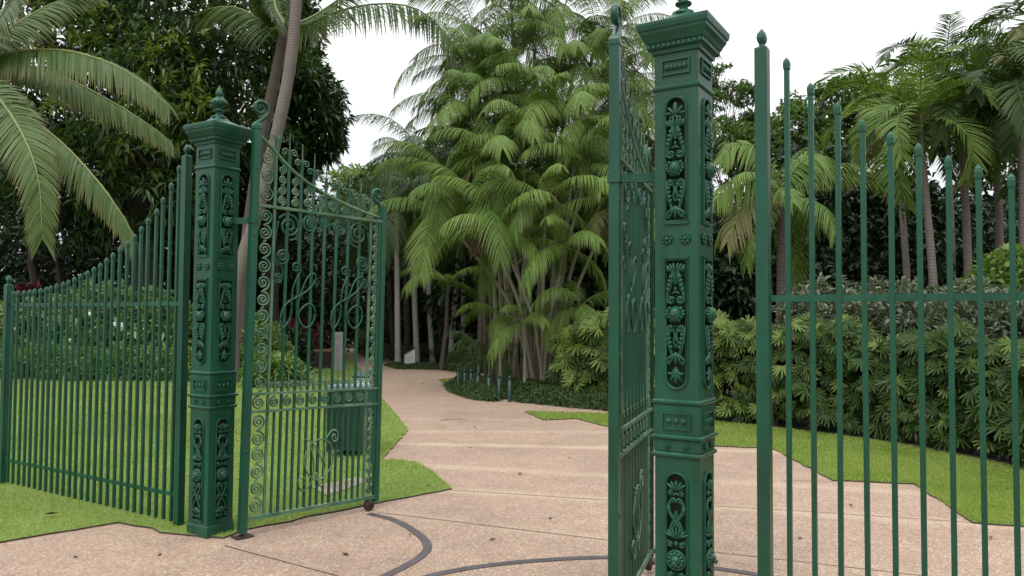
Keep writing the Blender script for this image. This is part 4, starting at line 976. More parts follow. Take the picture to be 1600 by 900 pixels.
for i, (pts, kw) in enumerate((
    ([(-45, 108, 9.2), (20, 82, 9.0), (95, 78, 8.8), (170, 98, 8.6), (225, 130, 8.5), (262, 165, 8.4)], dict(Lf=0.31, up=(0.1, -0.75, 0.65), vee=-0.2, droop=0.75)),
    ([(-45, 110, 9.3), (30, 100, 9.4), (110, 125, 9.5), (190, 168, 9.6), (240, 200, 9.6), (268, 222, 9.6)], dict(Lf=0.27, up=(0.1, -0.3, 1), vee=-0.5, droop=0.9)),
    ([(-45, 120, 9.1), (-5, 150, 8.5), (35, 210, 8.0), (60, 280, 7.8), (66, 372, 7.7)], dict(Lf=0.42, w=0.024, up=(0.35, -1, 0.25), vee=0.05, droop=0.35, nl=130)),
    ([(-45, 122, 9.2), (30, 172, 8.9), (95, 222, 8.6), (150, 280, 8.4), (190, 335, 8.3), (210, 374, 8.25)], dict(Lf=0.29, up=(0.5, -0.5, 0.9), vee=-0.45, droop=0.9)),
    ([(-45, 100, 9.2), (-15, 50, 9.0), (20, 0, 8.8), (55, -40, 8.6)], dict(Lf=0.5, up=(-0.6, -0.8, 0.3), vee=0.0, droop=0.4)),
    ([(-45, 100, 9.2), (0, 55, 9.4), (45, 25, 9.6), (90, 2, 9.8), (140, -8, 10)], dict(Lf=0.42, up=(0, -0.6, 1), vee=-0.2, droop=0.6)),
    ([(-45, 112, 9.2), (-100, 60, 9.2), (-180, 40, 9.2), (-260, 80, 9.2)], dict(Lf=0.5, vee=-0.3)),
    ([(-45, 112, 9.2), (-110, 130, 8.8), (-170, 200, 8.5), (-200, 300, 8.3)], dict(Lf=0.5, vee=-0.3)))):
    coco_frond('frond', coco, [at(*p) for p in pts], seed=500 + i, **kw)

def leaning_palm(label, pts, r0, r1, fr, trunk_m, n_extra, seed):
    b = at(*pts[0]); b[2] = 0; rt = thing('coconut_palm', label, 'palm', tuple(b))
    P = spline([b - b] + [at(*p) - b for p in pts[1:]], 28)
    stem_mesh(P, r0, r1, trunk_m, rt, 'trunk')
    for i, (q, kw) in enumerate(fr): coco_frond('frond', rt, [P[-1] + b] + [at(*p) for p in q], seed=seed + i, **kw)
    return rt
leaning_palm('leaning coconut palm with pale ringed trunk behind the left gate leaf, crown above the frame',
             [(362, 590, 18.5), (368, 455, 18.5), (402, 330, 18.5), (430, 220, 18.4), (452, 110, 18.3), (463, 0, 18.2), (466, -130, 18.1)], 0.175, 0.125,
             [([(500, -180, 18), (600, -190, 17.6), (720, -140, 17.2)], dict(Lf=0.9, w=0.05)), ([(420, -190, 18), (300, -200, 18), (200, -150, 18)], dict(Lf=0.9, w=0.05))], M_COCO_TRUNK, 0, 600)
leaning_palm('darker coconut palm behind the leaning pale trunk, yellow-stalked fronds at the top of the frame',
             [(378, 590, 20), (384, 400, 20), (399, 280, 20), (415, 190, 20), (434, 100, 20), (446, 40, 20)], 0.16, 0.125,
             [([(478, 40, 19.8), (520, 20, 19.4), (570, 8, 19.0), (620, 6, 18.6), (660, 18, 18.3), (690, 45, 18.1), (712, 75, 18)], dict(Lf=0.80, w=0.05, up=(0, -0.55, 1), vee=-0.35, droop=0.8, nl=80, r=0.04)),
              ([(480, 30, 20.5), (520, 5, 21), (560, -25, 21.5), (610, -40, 22)], dict(Lf=0.8, w=0.05, vee=-0.3, r=0.04)),
              ([(425, 25, 19.6), (408, -15, 19.2), (395, -60, 18.8)], dict(Lf=0.7, w=0.05, vee=-0.1, r=0.05)),
              ([(430, 10, 20.4), (425, -40, 21), (420, -90, 21.6)], dict(Lf=0.7, w=0.05, vee=-0.1, r=0.05)),
              ([(420, 45, 20.3), (390, 20, 20.8), (350, 10, 21.2), (300, 25, 21.6), (262, 60, 22)], dict(Lf=0.8, w=0.05, vee=-0.3, r=0.04)),
              ([(455, 5, 19.8), (470, -40, 19.4), (500, -80, 19)], dict(Lf=0.7, w=0.05, vee=-0.1, r=0.05))], M_DARK_TRUNK, 0, 620)

# Manila palms, right
def manila(label, px, base_y, Y, hy, hx, seed, V=V_MANILA, sc=1.0, n=12, r=0.075, old=1, grp='Manila palms behind the hedge'):
    b = at(px, base_y, Y); b[2] = 0; rt = thing('manila_palm', label, 'palm', tuple(b), group=grp)
    t = at(hx, hy, Y) - b; P = spline([(0, 0, -0.05), t * 0.5 + (0.04, 0, 0), t], 16)
    stem_mesh(P, r * 1.15, r * 0.85, M_MANILA_TRUNK, rt, 'trunk')
    stem_mesh(np.array([t - (0, 0, 0.05), t + (0, 0, 0.3), t + (0, 0, 0.65)]), r * 0.95, r * 0.5, M_RACHISG, rt, 'crownshaft')
    crown_at(rt, t + (0, 0, 0.55), V, n, seed, sc); crown_at(rt, t + (0, 0, 0.4), V_OLD, old, seed + 5, sc * 0.9, (0, 3))
    return rt
manila('manila palm whose leaning trunk shows behind the sixth bar of the right fence', 1468, 560, 14.2, 235, 1440, 701, V_MANILA2, 1.10, 19)
manila('manila palm with a straight pale trunk rising behind the eighth bar of the right fence', 1514, 560, 14.6, 215, 1504, 702, V_MANILA, 1.12, 19)
manila('dark-trunked manila palm near the right edge between two taller neighbours', 1562, 560, 15.5, 190, 1556, 703, V_MANILA2, 1.15, 19)
manila('manila palm at the extreme right edge, crown partly out of frame', 1594, 560, 13.6, 190, 1596, 704, V_MANILA, 1.12, 19)
manila('manila palm rising behind the two straight pale trunks, its feathery top against the sky', 1490, 560, 18.5, 150, 1478, 707, V_MANILA, 1.3, 18)
manila('tallest manila palm, its dark crown against the sky in the top right corner', 1650, 560, 15.0, 75, 1640, 705, V_MANILA, 1.18, 18)
manila('manila palm whose drooping crown stands left of the group, trunk hidden by foliage', 1425, 560, 17.5, 205, 1400, 706, V_MANILA2, 1.12, 15)
b = at(1222, 560, 14.5); b[2] = 0
rt = thing('feather_palm', 'low feather palm with pale arching fronds beside the tall right fence post', 'palm', tuple(b))
t = at(1222, 318, 14.5) - b; stem_mesh(np.array([(0, 0, 0), t * 0.5, t]), 0.12, 0.09, M_DARK_TRUNK, rt, 'trunk')
crown_at(rt, t, V_CLUMP, 13, 811, 0.82, (0, 7))
for i, (q, m) in enumerate(((((1225, 300), (1195, 300), (1160, 325), (1138, 375)), M_OLDPALM), (((1225, 300), (1180, 280), (1140, 290), (1112, 318)), M_CLUMP), (((1222, 290), (1255, 250), (1285, 245), (1300, 275)), M_CLUMP), (((1222, 290), (1190, 235), (1150, 225), (1125, 250)), M_CLUMP))):
    mb = MB(); frond(mb, [at(x, y, 14.4 - 0.15 * k) - b for k, (x, y) in enumerate(q)], (0, -0.8, 0.7), nl=34, L=0.5, w=0.05, vee=-0.1, droop=0.6, r=0.014, rg=np.random.default_rng(820 + i)); mb.build('frond', [m, M_RACHIS], rt)

# ------------------------------------------------------------------ broadleaf trees
def L3(px, py, Y, rx, ry=None, rz=None):
    return (at(px, py, Y), (rx, ry or rx, rz or rx))
b = at(235, 560, 24); b[2] = 0
tree('mango_tree', 'huge dark mango tree whose dense canopy fills the upper left', 'tree', b,
     [L3(60, 60, 24, 3.6), L3(180, 150, 22.5, 3.2), L3(300, 60, 24, 3.6), L3(120, 290, 23, 3.0, 2.6, 1.7), L3(240, 270, 22, 2.4, 2.2, 1.9), L3(-60, 240, 23, 3.2), L3(330, 200, 23.5, 2.5), L3(200, -30, 24, 4.0), L3(380, 110, 25, 2.6), L3(20, -60, 24, 3.5)],
     6800, 9, 0.34, 0.10, M_MANGO, r=0.45, gap=0.2, scale=1.0, seed=21, twigs=8, fork=0.5)
mango = [o for o in COL.objects if o.name == 'mango_tree'][0]; mb_ = np.array(mango.location)
P, O = lobe_points([(at(x, y, 20.6) - mb_, (1.1, 0.5, 0.8)) for x, y in ((165, 60), (215, 85), (270, 90), (250, 130), (200, 180), (100, 190), (150, 235), (205, 215), (280, 165), (60, 40))], 170, 77, -0.5)
mf = MB(); rosettes(mf, P, O, 9, 0.34, 0.09, rg=np.random.default_rng(6)); mf.build('new_leaves', M_FLUSH, mango)
b = at(425, 560, 27); b[2] = 0
tree('mango_tree', 'rounded dark mango tree against the sky beside the leaning palms', 'tree', b,
     [L3(478, 180, 27, 1.55, 2, 1.6), L3(498, 220, 27, 0.95, 1.5, 0.75), L3(462, 125, 27.5, 1.1, 1.6, 1.1), L3(430, 60, 28, 1.7), L3(425, 265, 27, 1.5, 1.8, 1.1), L3(385, 320, 27, 2.0, 2, 1.6), L3(450, 20, 28, 1.1)],
     4200, 9, 0.32, 0.095, M_MANGO, r=0.3, gap=0.15, scale=1.3, seed=22)
b = at(700, 520, 62); b[2] = 0
tree('rain_tree', 'broad light green rain tree far off in the gap of sky', 'tree', b,
     [L3(585, 285, 60, 3.2, 3, 1.2), L3(640, 275, 62, 3.4, 3, 1.1), L3(610, 320, 60, 4, 3, 1.2), L3(560, 330, 58, 2.5, 3, 1.4), L3(670, 310, 62, 4, 3, 1.4), L3(600, 360, 58, 4, 3, 1.6), L3(540, 345, 60, 2.4, 3, 1.6)],
     3600, 8, 0.42, 0.2, M_FARLEAF, r=0.5, gap=0.35, scale=0.6, seed=23)
b = at(1150, 520, 46); b[2] = 0
tree('rain_tree', 'airy open tree with thin bare branches against the sky right of the near pillar', 'tree', b,
     [L3(1140, 128, 46, 1.5, 1.5, 0.6), L3(1165, 150, 46, 1.2, 1.2, 0.5), L3(1115, 160, 45, 1.4, 1.4, 0.5), L3(1150, 185, 46, 1.5, 1.5, 0.5), L3(1120, 120, 46, 1.3, 1.3, 0.5), L3(1180, 190, 46, 0.9, 1, 0.4), L3(1100, 195, 46, 1.3, 1.3, 0.5)],
     1900, 8, 0.22, 0.11, M_MIDLEAF, r=0.10, gap=0.4, scale=1.2, seed=24, twigs=9)
b = at(1275, 520, 36); b[2] = 0
tree('monkeypod_tree', 'mid green spreading tree behind the first bars of the right fence', 'tree', b,
     [L3(1235, 205, 36, 1.6, 2, 1.1), L3(1285, 160, 36, 1.6, 2, 0.9), L3(1330, 145, 37, 1.7, 2, 0.8), L3(1260, 250, 36, 2.2, 2, 1.3), L3(1330, 210, 36, 2.2, 2, 1.5), L3(1180, 240, 35, 1.9, 2, 1.1), L3(1130, 225, 35, 1.6, 2, 1.0), L3(1390, 190, 37, 2.2, 2, 1.6)],
     3200, 8, 0.30, 0.14, M_MIDLEAF, r=0.35, gap=0.3, scale=1.0, seed=25)
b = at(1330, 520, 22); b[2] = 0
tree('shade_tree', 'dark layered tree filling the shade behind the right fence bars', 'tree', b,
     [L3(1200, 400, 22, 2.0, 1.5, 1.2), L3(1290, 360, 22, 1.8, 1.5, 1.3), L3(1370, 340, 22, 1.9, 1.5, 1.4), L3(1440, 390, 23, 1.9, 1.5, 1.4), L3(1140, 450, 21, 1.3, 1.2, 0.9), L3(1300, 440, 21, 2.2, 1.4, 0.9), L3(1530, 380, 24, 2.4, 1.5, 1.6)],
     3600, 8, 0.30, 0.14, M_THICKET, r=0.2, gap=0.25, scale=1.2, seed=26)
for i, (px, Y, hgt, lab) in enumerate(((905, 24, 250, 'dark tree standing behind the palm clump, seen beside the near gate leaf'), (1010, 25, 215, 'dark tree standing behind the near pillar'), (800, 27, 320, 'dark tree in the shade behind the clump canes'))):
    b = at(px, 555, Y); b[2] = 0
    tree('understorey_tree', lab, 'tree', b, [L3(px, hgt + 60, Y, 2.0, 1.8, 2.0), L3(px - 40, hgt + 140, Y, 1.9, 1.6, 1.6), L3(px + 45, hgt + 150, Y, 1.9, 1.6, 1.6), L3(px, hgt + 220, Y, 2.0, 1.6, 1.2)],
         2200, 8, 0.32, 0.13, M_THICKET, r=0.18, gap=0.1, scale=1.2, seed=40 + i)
# far wood that closes the view
def wood(name, seed, pts, n, ln, m, hs):
    rg = np.random.default_rng(seed); C = np.array(pts); t = rg.random(n) * (len(C) - 1); i = np.minimum(t.astype(int), len(C) - 2); f = (t - i)[:, None]
    B = C[i] + (C[i + 1] - C[i]) * f; h = np.interp(t, np.arange(len(hs)), hs) * (1 + 0.18 * np.sin(t * 9.0) + 0.1 * np.sin(t * 23.0))
    z = h * rg.random(n) ** 0.8
    P = np.stack([B[:, 0] + rg.normal(0, 1.2, n), B[:, 1] + rg.normal(0, 1.6, n), z], 1); keep = (vnoise(P, seed, 0.8) > -1.2)
    mb = MB(); rosettes(mb, P[keep], np.tile((0, -0.8, 0.5), (keep.sum(), 1)), 6, ln, ln * 0.42, rg=rg)
    o = mb.build(name, m); tag(o, 'dark wood of mixed trees closing the view behind the garden', 'wood', kind='stuff'); return o
wood('far_wood', 61, [(-42, 34), (-26, 36), (-13, 38), (-6.5, 46), (2, 40), (12, 34), (24, 27), (36, 22)], 25000, 0.45, M_THICKET, [14, 13, 7.5, 5.2, 7.0, 8, 7, 7])
wood('far_wood', 62, [(-40, 27), (-24, 28), (-12, 29), (-8.5, 31)], 11000, 0.30, M_THICKET, [5, 5.2, 5, 4.5])
wood('far_wood', 63, [(4.5, 24), (11, 21.5), (18, 18), (26, 14)], 11000, 0.28, M_THICKET, [4.2, 4.0, 3.8, 4.2])
wood('far_wood', 64, [(-5.5, 36), (-2.0, 34), (3, 30)], 6000, 0.3, M_THICKET, [5, 5, 5])
for i, (px, py, Y) in enumerate(((247, 545, 25.5), (300, 545, 27), (180, 548, 26), (90, 548, 25), (335, 545, 24.5))):
    b = at(px, py, Y); b[2] = 0; rt = thing('shaded_tree', 'dark trunk standing in the shade below the mango canopy', 'tree', tuple(b), group='dark trunks under the mango canopy')
    mb = MB(); rg = np.random.default_rng(80 + i); limb(mb, (0, 0, -0.1), (rg.normal(0, 0.8), 0.5, 5.2), 0.2, 0.1, 81 + i, n=12, wob=0.1); limb(mb, (0.05, 0.1, 1.8), (rg.normal(0, 1.4), 0.3, 4.8), 0.12, 0.05, 88 + i); mb.build('trunk', M_BARK, rt)
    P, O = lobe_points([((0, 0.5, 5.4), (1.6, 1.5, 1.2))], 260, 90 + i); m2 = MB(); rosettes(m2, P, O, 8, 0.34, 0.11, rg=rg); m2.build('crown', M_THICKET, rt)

# ------------------------------------------------------------------ shrubs and hedges
def shrub(name, label, b, lobes, n, k, ln, w, m, seed, group=None, gap=-0.2, stems=7, spread=0.9, droop=0.25, inner=0.6):
    b = np.asarray(b, float); rt = thing(name, label, 'shrub', tuple(b), group=group); rg = np.random.default_rng(seed)
    P, O = lobe_points([(np.asarray(c) - b, r) for c, r in lobes], n, seed, gap, 1.8, inner, 0.9); keep = P[:, 2] > 0.03; P, O = P[keep], O[keep]
    mb = MB(); rosettes(mb, P, O + (0, 0, 0.35), k, ln, w, spread, droop, rg); mb.build('foliage', m, rt)
    sm = MB()
    for i in range(stems):
        c, r = lobes[i % len(lobes)]; e = np.asarray(c) - b + rg.normal(0, 0.35, 3) * np.asarray(r); e[2] = max(0.3, e[2])
        limb(sm, (0, 0, -0.05), e, 0.03, 0.012, seed + i)
    sm.build('stems', M_BARK, rt); return rt
def lob(px, Y, zc, rx, rz, ry=0.9):
    p = at(px, 500, Y); return ((p[0], Y, zc), (rx, ry, rz))
b = at(170, 560, 20.5); b[2] = 0
bush = shrub('broad_shrub', 'wide mounded shrub with broad pale-edged leaves behind the left fence', b,
      [lob(60, 20.5, 0.95, 1.3, 1.15), lob(150, 20.3, 1.1, 1.4, 1.35), lob(230, 20.5, 1.05, 1.3, 1.2), lob(310, 20.8, 0.85, 1.2, 1.0), lob(380, 21, 0.75, 1.0, 0.95), lob(-40, 20.5, 0.8, 1.3, 1.0), lob(-160, 20.8, 0.9, 1.5, 1.2)], 3000, 5, 0.26, 0.12, M_SHRUBMID, 31)
rg = np.random.default_rng(9)
for px, py in ((108, 531), (109, 545), (180, 506), (191, 508), (152, 565), (226, 514), (140, 490), (21, 514)):
    p = at(px, py, 19.15) - b; fl = MB()
    for k in range(4): fl.ball(p + rg.normal(0, 0.018, 3), (0.028, 0.02, 0.035), 6, 4)
    fl.build('flower', M_PETAL, bush)
for i, px in enumerate((-30, 60, 120, 180, 240, 300, 360)):
    b = at(px, 588, 19.1); b[2] = 0
    shrub('low_shrub', ('low bright green shrub in the border, %s' % ('at the left edge of the photo', 'just inside the left fence end post', 'second along from the left fence end post', 'under the white flowers of the broad shrub', 'centred behind the long fence', 'just left of the tall fence post', 'between the left pillar and the gate leaf')[i]), b,
          [((b[0], b[1], 0.38), (0.62, 0.5, 0.42)), ((b[0] + 0.4, b[1] + 0.1, 0.35), (0.5, 0.45, 0.38))], 420, 6, 0.2, 0.045, M_SHRUBLIGHT if i % 2 else M_SHRUBMID, 500 + i, 'low shrubs edging the left bed', stems=3, spread=0.7)
for i, (px, py, Y, h) in enumerate(((418, 600, 17.6, 0.7), (434, 594, 18.8, 0.55), (412, 560, 20, 1.3), (455, 560, 21.5, 1.2))):
    b = at(px, py, Y); b[2] = 0
    shrub('garden_shrub', ('bright leafy shrub seen through the lower left bars of the gate', 'red-tinged shrub beside the dark block, seen through the gate', 'shrub seen between the gate border scrolls and the first bar', 'dark shrub behind the red-tinged one')[i], b,
          [((b[0], b[1], h * 0.5), (0.55, 0.5, h * 0.55)), ((b[0] + 0.3, b[1], h * 0.4), (0.4, 0.4, h * 0.45))], 420, 6, 0.2, 0.06, (M_SHRUBLIGHT, M_SHRUBMID, M_SHRUBMID, M_THICKET)[i], 520 + i, 'shrubs behind the left gate leaf', stems=4)
def cordyline(label, px, Y, zt, seed, n=3):
    b = at(px, 545, Y); b[2] = 0; rt = thing('cordyline', label, 'plant', tuple(b), group='red cordyline plants'); rg = np.random.default_rng(seed)
    sm = MB(); lv = MB()
    for i in range(n):
        t = np.array((rg.normal(0, 0.25), rg.normal(0, 0.2), zt * rg.uniform(0.75, 1.0))); limb(sm, (t[0] * 0.3, 0, 0), t, 0.025, 0.018, seed + i)
        m = 26; d = norm(rg.normal(0, 1, (m, 3)) + (0, 0, 0.7)); V, Q = leaf_faces(np.repeat(t[None], m, 0) + d * 0.03, d, np.tile(Z, (m, 1)) + rg.normal(0, 0.2, (m, 3)), rg.uniform(0.35, 0.6, m), 0.09, droop=0.3); lv.add(V, Q, along=np.tile((0, .5, 1, .5, .5), m))
    sm.build('stems', M_BARK, rt); lv.build('leaves', M_RED, rt)
cordyline('magenta cordyline above the dark block, seen through the gate bars', 490, 26, 1.25, 41)
cordyline('red cordyline above the left fence end post', 32, 21.8, 2.3, 42)
cordyline('dark red cordyline in the shade left of the gate monogram', 446, 23, 1.4, 43)

def fan_leaves(mb, P, D, Nf, k, ln, w, rg):
    """palmate leaves: k narrow leaflets spread as a fan round direction D"""
    n = len(P); N = norm(Nf); D = norm(D - N * np.sum(D * N, 1, keepdims=True)); Sd = np.cross(D, N)
    a = np.linspace(-1.75, 1.75, k)[None, :] + rg.normal(0, 0.06, (n, k))
    d = D[:, None, :] * np.cos(a)[:, :, None] + Sd[:, None, :] * np.sin(a)[:, :, None] + N[:, None, :] * 0.22
    l = ln * rg.uniform(0.75, 1.2, (n, 1)) * (0.75 + 0.25 * np.cos(a * 0.8))
    ks = np.array((0.04, 0.4, 0.8, 1.0)); ws = np.array((0.3, 1.0, 0.85, 0.3)) * w / 2
    C = P[:, None, None, :] + d[:, :, None, :] * (l[:, :, None] * ks)[..., None] - Z * (0.20 * l[:, :, None] * ks ** 2)[..., None]
    Wd = norm(np.cross(d, N[:, None, :] + rg.normal(0, 0.25, (n, k, 3))))
    off = Wd[:, :, None, :] * ws[None, None, :, None]
    V = np.stack([C - off, C + off], 3).reshape(-1, 3); q = np.array([(0, 1, 3, 2), (2, 3, 5, 4), (4, 5, 7, 6)])
    mb.add(V, (np.arange(n * k)[:, None, None] * 8 + q).reshape(-1, 4), along=np.tile(np.repeat(ks, 2), n * k))
def fan_hedge(name, label, line, hs, depth, dens, ln, w, seed, k=10, yel=None, cat='hedge', out=(-0.5, -0.85)):
    rg = np.random.default_rng(seed); C = np.array(line, float); L = np.r_[0, np.cumsum(np.linalg.norm(np.diff(C, axis=0), axis=1))]
    b = C.mean(0); rt = thing(name, label, cat, (b[0], b[1], 0)); n = int(L[-1] * dens); s = rg.random(n) * L[-1]
    B = np.stack([np.interp(s, L, C[:, i]) for i in (0, 1)], 1); h = np.interp(s, L, hs) * (1 + 0.07 * np.sin(s * 3.1 + seed) + 0.05 * np.sin(s * 7.7))
    o = np.array(out) / np.linalg.norm(out)
    top = rg.random(n) < 0.28; q = rg.random(n) * depth; z = rg.uniform(0.10, 1.0, n) * h
    front = rg.random(n) ** 1.5 * 0.5
    dpt = np.where(top, q, front); z = np.where(top, h * (0.93 + 0.10 * rg.random(n)), z)
    dpt = dpt + 0.12 * np.sin(s * 4.3 + z * 5)
    P = np.column_stack([B - o * dpt[:, None], z]) - (b[0], b[1], 0)
    D = np.column_stack([np.tile(o, (n, 1)) * 0.5 + rg.normal(0, 0.75, (n, 2)), rg.normal(-0.15, 0.7, n) + top * 0.9])
    Nf = np.column_stack([np.tile(o, (n, 1)) * 0.75 + rg.normal(0, 0.28, (n, 2)), rg.normal(0.55, 0.3, n) + top * 0.3])
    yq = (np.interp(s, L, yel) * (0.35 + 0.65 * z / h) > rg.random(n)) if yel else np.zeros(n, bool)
    mb = MB(); fan_leaves(mb, P[~yq], D[~yq], Nf[~yq], k, ln, w, rg); mb.build('foliage', M_RHAPIS, rt)
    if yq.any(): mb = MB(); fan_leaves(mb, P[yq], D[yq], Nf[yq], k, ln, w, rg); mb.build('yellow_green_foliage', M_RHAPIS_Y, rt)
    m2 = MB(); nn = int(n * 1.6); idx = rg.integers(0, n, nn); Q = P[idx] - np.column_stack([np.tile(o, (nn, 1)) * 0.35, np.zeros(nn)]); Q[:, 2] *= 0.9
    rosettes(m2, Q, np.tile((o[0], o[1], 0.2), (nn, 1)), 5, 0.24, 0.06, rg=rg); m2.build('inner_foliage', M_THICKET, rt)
    sm = MB()
    for i in range(int(L[-1] * 5)):
        s_ = rg.random() * L[-1]; p = np.array([np.interp(s_, L, C[:, j]) for j in (0, 1)]) - o * rg.uniform(0.15, 0.5) - b; hh = np.interp(s_, L, hs) * 0.8
        limb(sm, (p[0], p[1], -0.03), (p[0] + rg.normal(0, 0.08), p[1] + rg.normal(0, 0.08), hh), 0.012, 0.009, seed + i, n=5)
    sm.build('stems', M_BARK, rt); return rt
HB = [G(x, y) for x, y in ((1060, 655), (1115, 659), (1180, 666), (1300, 680), (1420, 697), (1600, 735), (1900, 800))]
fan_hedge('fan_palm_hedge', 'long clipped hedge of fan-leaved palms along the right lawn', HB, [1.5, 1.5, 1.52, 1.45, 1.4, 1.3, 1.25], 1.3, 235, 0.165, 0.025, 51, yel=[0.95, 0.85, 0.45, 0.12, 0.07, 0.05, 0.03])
HB2 = [G(x, y) for x, y in ((868, 622), (905, 628), (960, 633), (1020, 640))]
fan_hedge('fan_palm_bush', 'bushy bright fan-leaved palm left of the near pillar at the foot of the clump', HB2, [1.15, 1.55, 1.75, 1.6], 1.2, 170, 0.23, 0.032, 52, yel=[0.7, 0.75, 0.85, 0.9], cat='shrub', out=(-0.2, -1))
for i, (px, Y, zc, rx, rz, m, lab) in enumerate(((1290, 12.6, 1.66, 0.75, 0.55, M_SHRUBGREY, 'grey-green shrub standing behind the second to fourth bars of the right fence'), (1380, 11.9, 1.6, 0.85, 0.58, M_SHRUBGREY, 'grey-green shrub standing behind the fourth to sixth bars of the right fence'),
                                                 (1480, 11.3, 1.6, 0.85, 0.58, M_SHRUBGREY, 'sparse grey-green shrub with bare twigs behind the seventh bar of the right fence'), (1590, 10.8, 1.55, 0.75, 0.6, M_SHRUBGREY, 'grey-green shrub at the right edge, below the bright glossy one'), (1585, 12.2, 2.2, 0.62, 0.5, M_SHRUBLIGHT, 'bright green glossy shrub at the right edge above the grey ones'), (1700, 10.3, 1.5, 1.0, 0.7, M_SHRUBGREY, None))):
    if lab is None: continue
    c = at(px, 500, Y); b = (c[0], Y, 0)
    shrub('tall_shrub', lab, b, [((c[0], Y, zc), (rx, 0.55, rz)), ((c[0] + 0.35, Y + 0.1, zc - 0.25), (rx * 0.8, 0.5, rz)), ((c[0] - 0.3, Y - 0.1, zc - 0.35), (rx * 0.8, 0.5, rz))], 760, 6, 0.15 if m is M_SHRUBGREY else 0.2, 0.045 if m is M_SHRUBGREY else 0.075, m, 560 + i, 'shrubs rising behind the fan palm hedge', gap=0.05, stems=14, spread=0.75)

# strappy ground cover
def mondo(name, poly, n, h, ln, seed, dome=0.0, m=M_MONDO):
    rg = np.random.default_rng(seed); A = np.array(poly); lo, hi = A.min(0), A.max(0)
    P = rg.uniform(lo, hi, (n * 3, 2)); P = P[inside(P, A)][:n]; c = A.mean(0)
    dd = edge_dist(P, A); z = h * np.clip(dd / (0.35 + 1e-6), 0.15, 1) ** 0.6 * (1 + 0.25 * vnoise(np.column_stack([P, P[:, 0] * 0]), seed, 3.0))
    k = 5; nP = len(P); B = np.column_stack([P, np.maximum(z - 0.06, 0)]); B = np.repeat(B, k, 0)
    d = norm(rg.normal(0, 0.75, (nP * k, 3)) + (0, 0, 1.0)); l = ln * rg.uniform(0.6, 1.2, nP * k)
    ks = np.array((0, 0.5, 1.0)); C = B[:, None] + d[:, None] * (l[:, None] * ks)[..., None] - Z * (0.75 * l[:, None] * ks ** 2)[..., None]
    Sd = norm(np.cross(d, rg.normal(0, 1, (nP * k, 3)))); off = Sd[:, None] * (np.array((0.9, 0.8, 0.1)) * 0.011)[None, :, None]
    V = np.stack([C - off, C + off], 2).reshape(-1, 3); q = np.array([(0, 1, 3, 2), (2, 3, 5, 4)])
    mb = MB().add(V, (np.arange(nP * k)[:, None, None] * 6 + q).reshape(-1, 4), along=np.tile(np.repeat(ks, 2), nP * k))
    return tag(mb.build(name, m), 'clumpy strap-leaved ground cover edging the path', 'ground cover', kind='stuff')
def inside(P, A):
    x, y = P[:, 0], P[:, 1]; r = np.zeros(len(P), bool); j = len(A) - 1
    for i in range(len(A)):
        c = ((A[i, 1] > y) != (A[j, 1] > y)) & (x < (A[j, 0] - A[i, 0]) * (y - A[i, 1]) / (A[j, 1] - A[i, 1] + 1e-12) + A[i, 0]); r ^= c; j = i
    return r
def edge_dist(P, A):
    d = np.full(len(P), 9e9)
    for i in range(len(A)):
        a, b = A[i], A[(i + 1) % len(A)]; ab = b - a; t = np.clip(((P - a) @ ab) / (ab @ ab + 1e-12), 0, 1); d = np.minimum(d, np.linalg.norm(P - a - t[:, None] * ab, axis=1))
    return d
mondo('ground_cover', px_((699, 603), (708, 613), (722, 619), (745, 625), (770, 628), (786, 622), (770, 606), (715, 599)), 4200, 0.33, 0.24, 91)
mondo('ground_cover', px_((752, 620), (772, 623), (790, 622), (815, 629), (890, 637), (960, 643), (1060, 650), (1060, 630), (960, 622), (870, 612), (775, 604)), 4600, 0.24, 0.26, 92)
mondo('ground_cover', px_((600, 571), (620, 577), (690, 578), (694, 571), (650, 569), (608, 568)), 1500, 0.10, 0.2, 93)
mondo('ground_cover', px_((690, 578), (720, 584), (805, 585), (805, 574), (740, 568), (694, 570)), 2600, 0.40, 0.3, 94)
mondo('ground_cover', px_((560, 556), (600, 567), (760, 568), (760, 556), (610, 550)), 2600, 0.5, 0.4, 95, m=M_THICKET)
mondo('ground_cover', px_((556, 548), (575, 556), (610, 556), (610, 542), (560, 540)), 900, 0.9, 0.5, 96)

